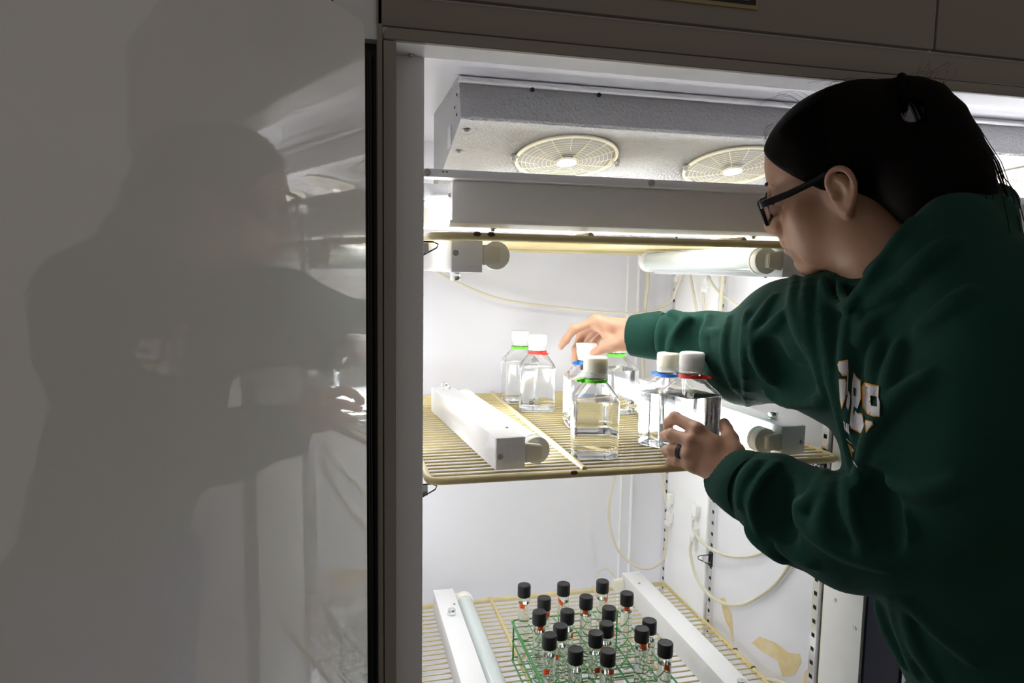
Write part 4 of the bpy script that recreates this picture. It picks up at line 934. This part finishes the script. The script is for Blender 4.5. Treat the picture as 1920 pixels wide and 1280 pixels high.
patch(gold, 'print_g', .0014, 'print_outline'); patch(white, 'print_w', .0034, 'print_lettering')

# ---- trousers and shoes (below the frame)
J = Field((.55, .35, .05), (1.08, .95, .95), .008)
hp = sp(1955, 1400, .86)
J.ell(hp+np.array([0, 0, -.02]), (.135, .17, .12), None, .03)
for dy, dx in ((-.085, -.02), (.085, .02)): J.chain([(hp+np.array([dx, dy, -.05]), .095), ((.80+dx, .60+dy*1.2, .48), .068), ((.82+dx, .60+dy*1.3, .09), .055)], .03)
jV, jF = J.mesh(2); np_mesh('jeans', jV, jF, 'jean', pr)
for dy in (-.112, .108):
    b = MB(); rings = []
    for s_, w_, h_ in ((-.09, .030, .06), (-.07, .038, .085), (0, .042, .10), (.06, .045, .07), (.13, .046, .055), (.165, .034, .045), (.178, .015, .03)):
        rings.append([(.80-s_, .60+dy+w_*math.cos(a), max(0.0, h_*.5+h_*.5*math.sin(a)) if math.sin(a) > -.6 else 0.0) for a in np.linspace(0, 2*pi, 17)[:-1]])
    b.loft(rings).build('shoe', 'shoe', pr)

# ---- hair
HH = Field((.52, .60, 1.40), (.86, 1.00, 1.74), .0024)
HH.ell(hl(-4, 0, 54), np.array([96, 77, 84])*hr, HM, .004); HH.ell(hl(40, 0, 52), np.array([57.5, 62.5, 55])*hr, HM, .02)
HH.ell(hl(-40, 0, 50), np.array([72, 74, 80])*hr, HM, .02)
def lclip(p, n): HH.clip(hl(*p), HM@np.array(n, float), .006)
lclip((93, 0, 86), (-.72, 0, .69)); lclip((20, 0, 12), (-.35, 0, .9)) if False else None
tie = sp(1692, 172, .868)
HH.chain([(hl(-70, 0, 75), .036), (hl(-84, 0, 92), .022), (tie, .013)], .014)
HH.cone(hl(-30, 0, 108), tie, .014, .010, .012)
HH.chain([(tie, .0155), (sp(1718, 176, .86), .0165), (sp(1744, 190, .85), .0195), (sp(1768, 226, .84), .024), (sp(1786, 272, .835), .028), (sp(1800, 318, .83), .030), (sp(1812, 370, .83), .030), (sp(1815, 430, .82), .022)], .012)
HH.chain([(sp(1738, 245, .86), .018), (sp(1752, 300, .85), .030), (sp(1765, 350, .845), .034)], .012)
HH.chain([(hl(-85, 0, 40), .04), (sp(1720, 330, .87), .045), (sp(1740, 370, .86), .04)], .02)
HH.chain([(sp(1700, 200, .90), .010), (sp(1714, 212, .86), .0125), (sp(1724, 228, .82), .009)], .003, True)
HH.chain([(sp(1712, 210, .95), .0125), (sp(1712, 210, .75), .0125)], .003, True)
aV, aF = HH.mesh(2); hair = np_mesh('hair', aV, aF, 'hair', pr)
st = MB(); rng = random.Random(4)
def on_cap(p):
    q = HM.T@(p-HT)/HS*1000-np.array([-4, 0, 54]); s_ = np.linalg.norm(q/np.array([97, 78, 85])); return q/s_*(1+.012*rng.random())+np.array([-4, 0, 54])
for i in range(260):
    u = rng.random(); sy = 1 if i % 3 else -1
    a = u*1.0; x0 = 88-80*a; z0 = 78-68*a+rng.uniform(-2, 2); y0 = sy*(72*math.sqrt(max(0, 1-((x0+2)/96)**2*.92)))
    p0 = hl(*on_cap(hl(x0, y0, z0))); p1 = tie+np.array([rng.uniform(-.01, .01) for _ in range(3)]); pts = []
    for k in range(11):
        t = k/10; p = p0*(1-t)+p1*t
        if t < .82: p = hl(*on_cap(p))*(1-max(0, t-.6)*2)+p*max(0, t-.6)*2
        pts.append(tuple(p))
    st.tube(pts, [.0002]+[.0005]*9+[.0004], 4, caps=False)
tail = [np.array(p) for p in smooth_path([tuple(tie), tuple(sp(1718, 176, .86)), tuple(sp(1744, 190, .85)), tuple(sp(1770, 226, .84)), tuple(sp(1790, 272, .835)), tuple(sp(1808, 318, .83)), tuple(sp(1824, 370, .82)), tuple(sp(1835, 430, .80)), tuple(sp(1840, 470, .79))], 3)]
for i in range(170):
    a = rng.random()*2*pi; q = math.sqrt(rng.random())*1.06; n = int(len(tail)*rng.uniform(.6, 1.0)); pts = []
    for k in range(n):
        g = .012+.026*min(1, k/14); pts.append(tuple(tail[k]+CR*math.cos(a)*q*g+CU*math.sin(a)*q*g*.25+CF*math.sin(a)*q*g*.9))
    if n > 3: st.tube(pts, .0004, 4, caps=False)
o = st.build('hair_strands', 'hair', pr, fix=False); o['kind'] = 'stuff'
fl = MB()
def wisp(pts, r=.00013): fl.tube(smooth_path([tuple(p) for p in pts], 4), r, 4, caps=False)
for i in range(46):   # right side of the tail
    y0 = rng.uniform(165, 300); x0 = 1755+(y0-165)*.42+rng.uniform(-8, 4); w = .84+rng.uniform(-.02, .02); L = rng.uniform(60, 190)
    wisp([sp(x0, y0, w), sp(x0+rng.uniform(14, 34), y0+L*.3, w), sp(x0+rng.uniform(26, 56), y0+L*.65, w), sp(x0+rng.uniform(30, 80), y0+L, w+rng.uniform(-.02, .02))])
for i in range(30):   # over the crown
    x0 = rng.uniform(1480, 1680); y0 = 152+max(0, 1590-x0)**1.5*.035+6; w = .90; d = rng.choice((-1, 1))
    wisp([sp(x0, y0+4, w), sp(x0+d*rng.uniform(8, 20), y0-rng.uniform(4, 9), w), sp(x0+d*rng.uniform(25, 45), y0-rng.uniform(4, 14), w), sp(x0+d*rng.uniform(45, 70), y0-rng.uniform(-4, 8), w)])
for i in range(16):
    x0 = rng.uniform(1700, 1770); wisp([sp(x0, 158, .86), sp(x0+rng.uniform(0, 25), 140, .86), sp(x0+rng.uniform(10, 45), 120+rng.uniform(-6, 15), .86)])
for i in range(8):
    y0 = rng.uniform(205, 270); wisp([sp(1450, y0+6, .96), sp(1440-rng.uniform(0, 6), y0+14, .96), sp(1438-rng.uniform(0, 6), y0+40, .96)])
wisp([sp(1845, 300, .83), sp(1880, 330, .83), sp(1905, 365, .83), sp(1922, 420, .83)], .0006)
o = fl.build('flyaway_hairs', 'hair', pr, fix=False); o['kind'] = 'stuff'
tb = MB(); ax = sp(1722, 166, .86)-tie; ax /= np.linalg.norm(ax); u = np.cross(ax, CF); u /= np.linalg.norm(u); v = np.cross(ax, u)
tb.tube([tuple(tie+.0185*(u*math.cos(a)+v*math.sin(a))) for a in np.linspace(0, 2*pi, 25)[:-1]], [.0052+.0012*math.sin(5*a) for a in range(24)], 8, closed=True).build('hair_tie', 'hair', pr)

# ---- spectacles and ring: worn, but things of their own
gs = thing('eyeglasses', 'black rectangular eyeglasses worn low on the face', 'glasses', tuple(hl(105, 0, 10)))
gx = lambda y: 108-abs(y)*abs(y)*.0013
fr = MB()
for sy in (1, -1):
    y0, y1, z0, z1 = 9, 64, -14, 21; pts = []
    for cy, cz, a0 in ((y1-6, z0+6, -pi/2), (y1-4, z1-4, 0), (y0+5, z1-5, pi/2), (y0+7, z0+7, pi)):
        r_ = 6 if cz < 0 else 4
        pts += [tuple(hl(gx(cy)-(cz < 0)*1.5, sy*(cy+r_*math.cos(a0+k*pi/8)), cz+r_*math.sin(a0+k*pi/8))) for k in range(5)]
    fr.tube(pts, .0030, 8, closed=True)
    MB().loft([[tuple((np.array(p)+np.array(CF)*0)+HM[:, 0]*q) for p in pts] for q in (-.0006, .0006)], True, True, False).build('lens', 'lens', gs)
fr.tube([tuple(hl(gx(9), -10, 10)), tuple(hl(gx(0)+2, 0, 13)), tuple(hl(gx(9), 10, 10))], .0024, 8)
fr.build('frame', 'specs', gs)
for sy in (1, -1):
    path = [(103, 66, 17), (96, 70, 17.5), (60, 73, 21), (20, 75, 28), (2, 74, 34), (-16, 71, 26), (-28, 70, 8)]; hgt = [5.5, 5.2, 4.6, 4.4, 4.0, 3.0, 2.6]; rg = []
    for (x, y, z), h_ in zip(path, hgt): rg.append([tuple(hl(x, sy*(y+dy), z+dz*h_)) for dy, dz in ((-1.3, -1), (1.3, -1), (1.7, -.7), (1.7, .7), (1.3, 1), (-1.3, 1), (-1.6, .7), (-1.6, -.7))])
    MB().loft(rg, True, True, False).build('temple', 'specs', gs)
rc_ = lR[0][0]*.52+lR[1][0]*.48; ax = lR[1][0]-lR[0][0]; ax /= np.linalg.norm(ax); u = np.cross(ax, [0, 0, 1]); u /= np.linalg.norm(u); v = np.cross(ax, u); rr_ = .0108; rg = []
for s_, q in ((-.0036, rr_-.0012), (-.0032, rr_), (.0032, rr_), (.0036, rr_-.0012), (0, rr_-.0022)): rg.append([tuple(rc_+ax*s_+q*(u*math.cos(2*pi*k/32)+v*math.sin(2*pi*k/32))) for k in range(32)])
tag(MB().loft(rg+[rg[0]], False, False).build('finger_ring', 'ring'), 'black band ring on the near hand', 'ring')
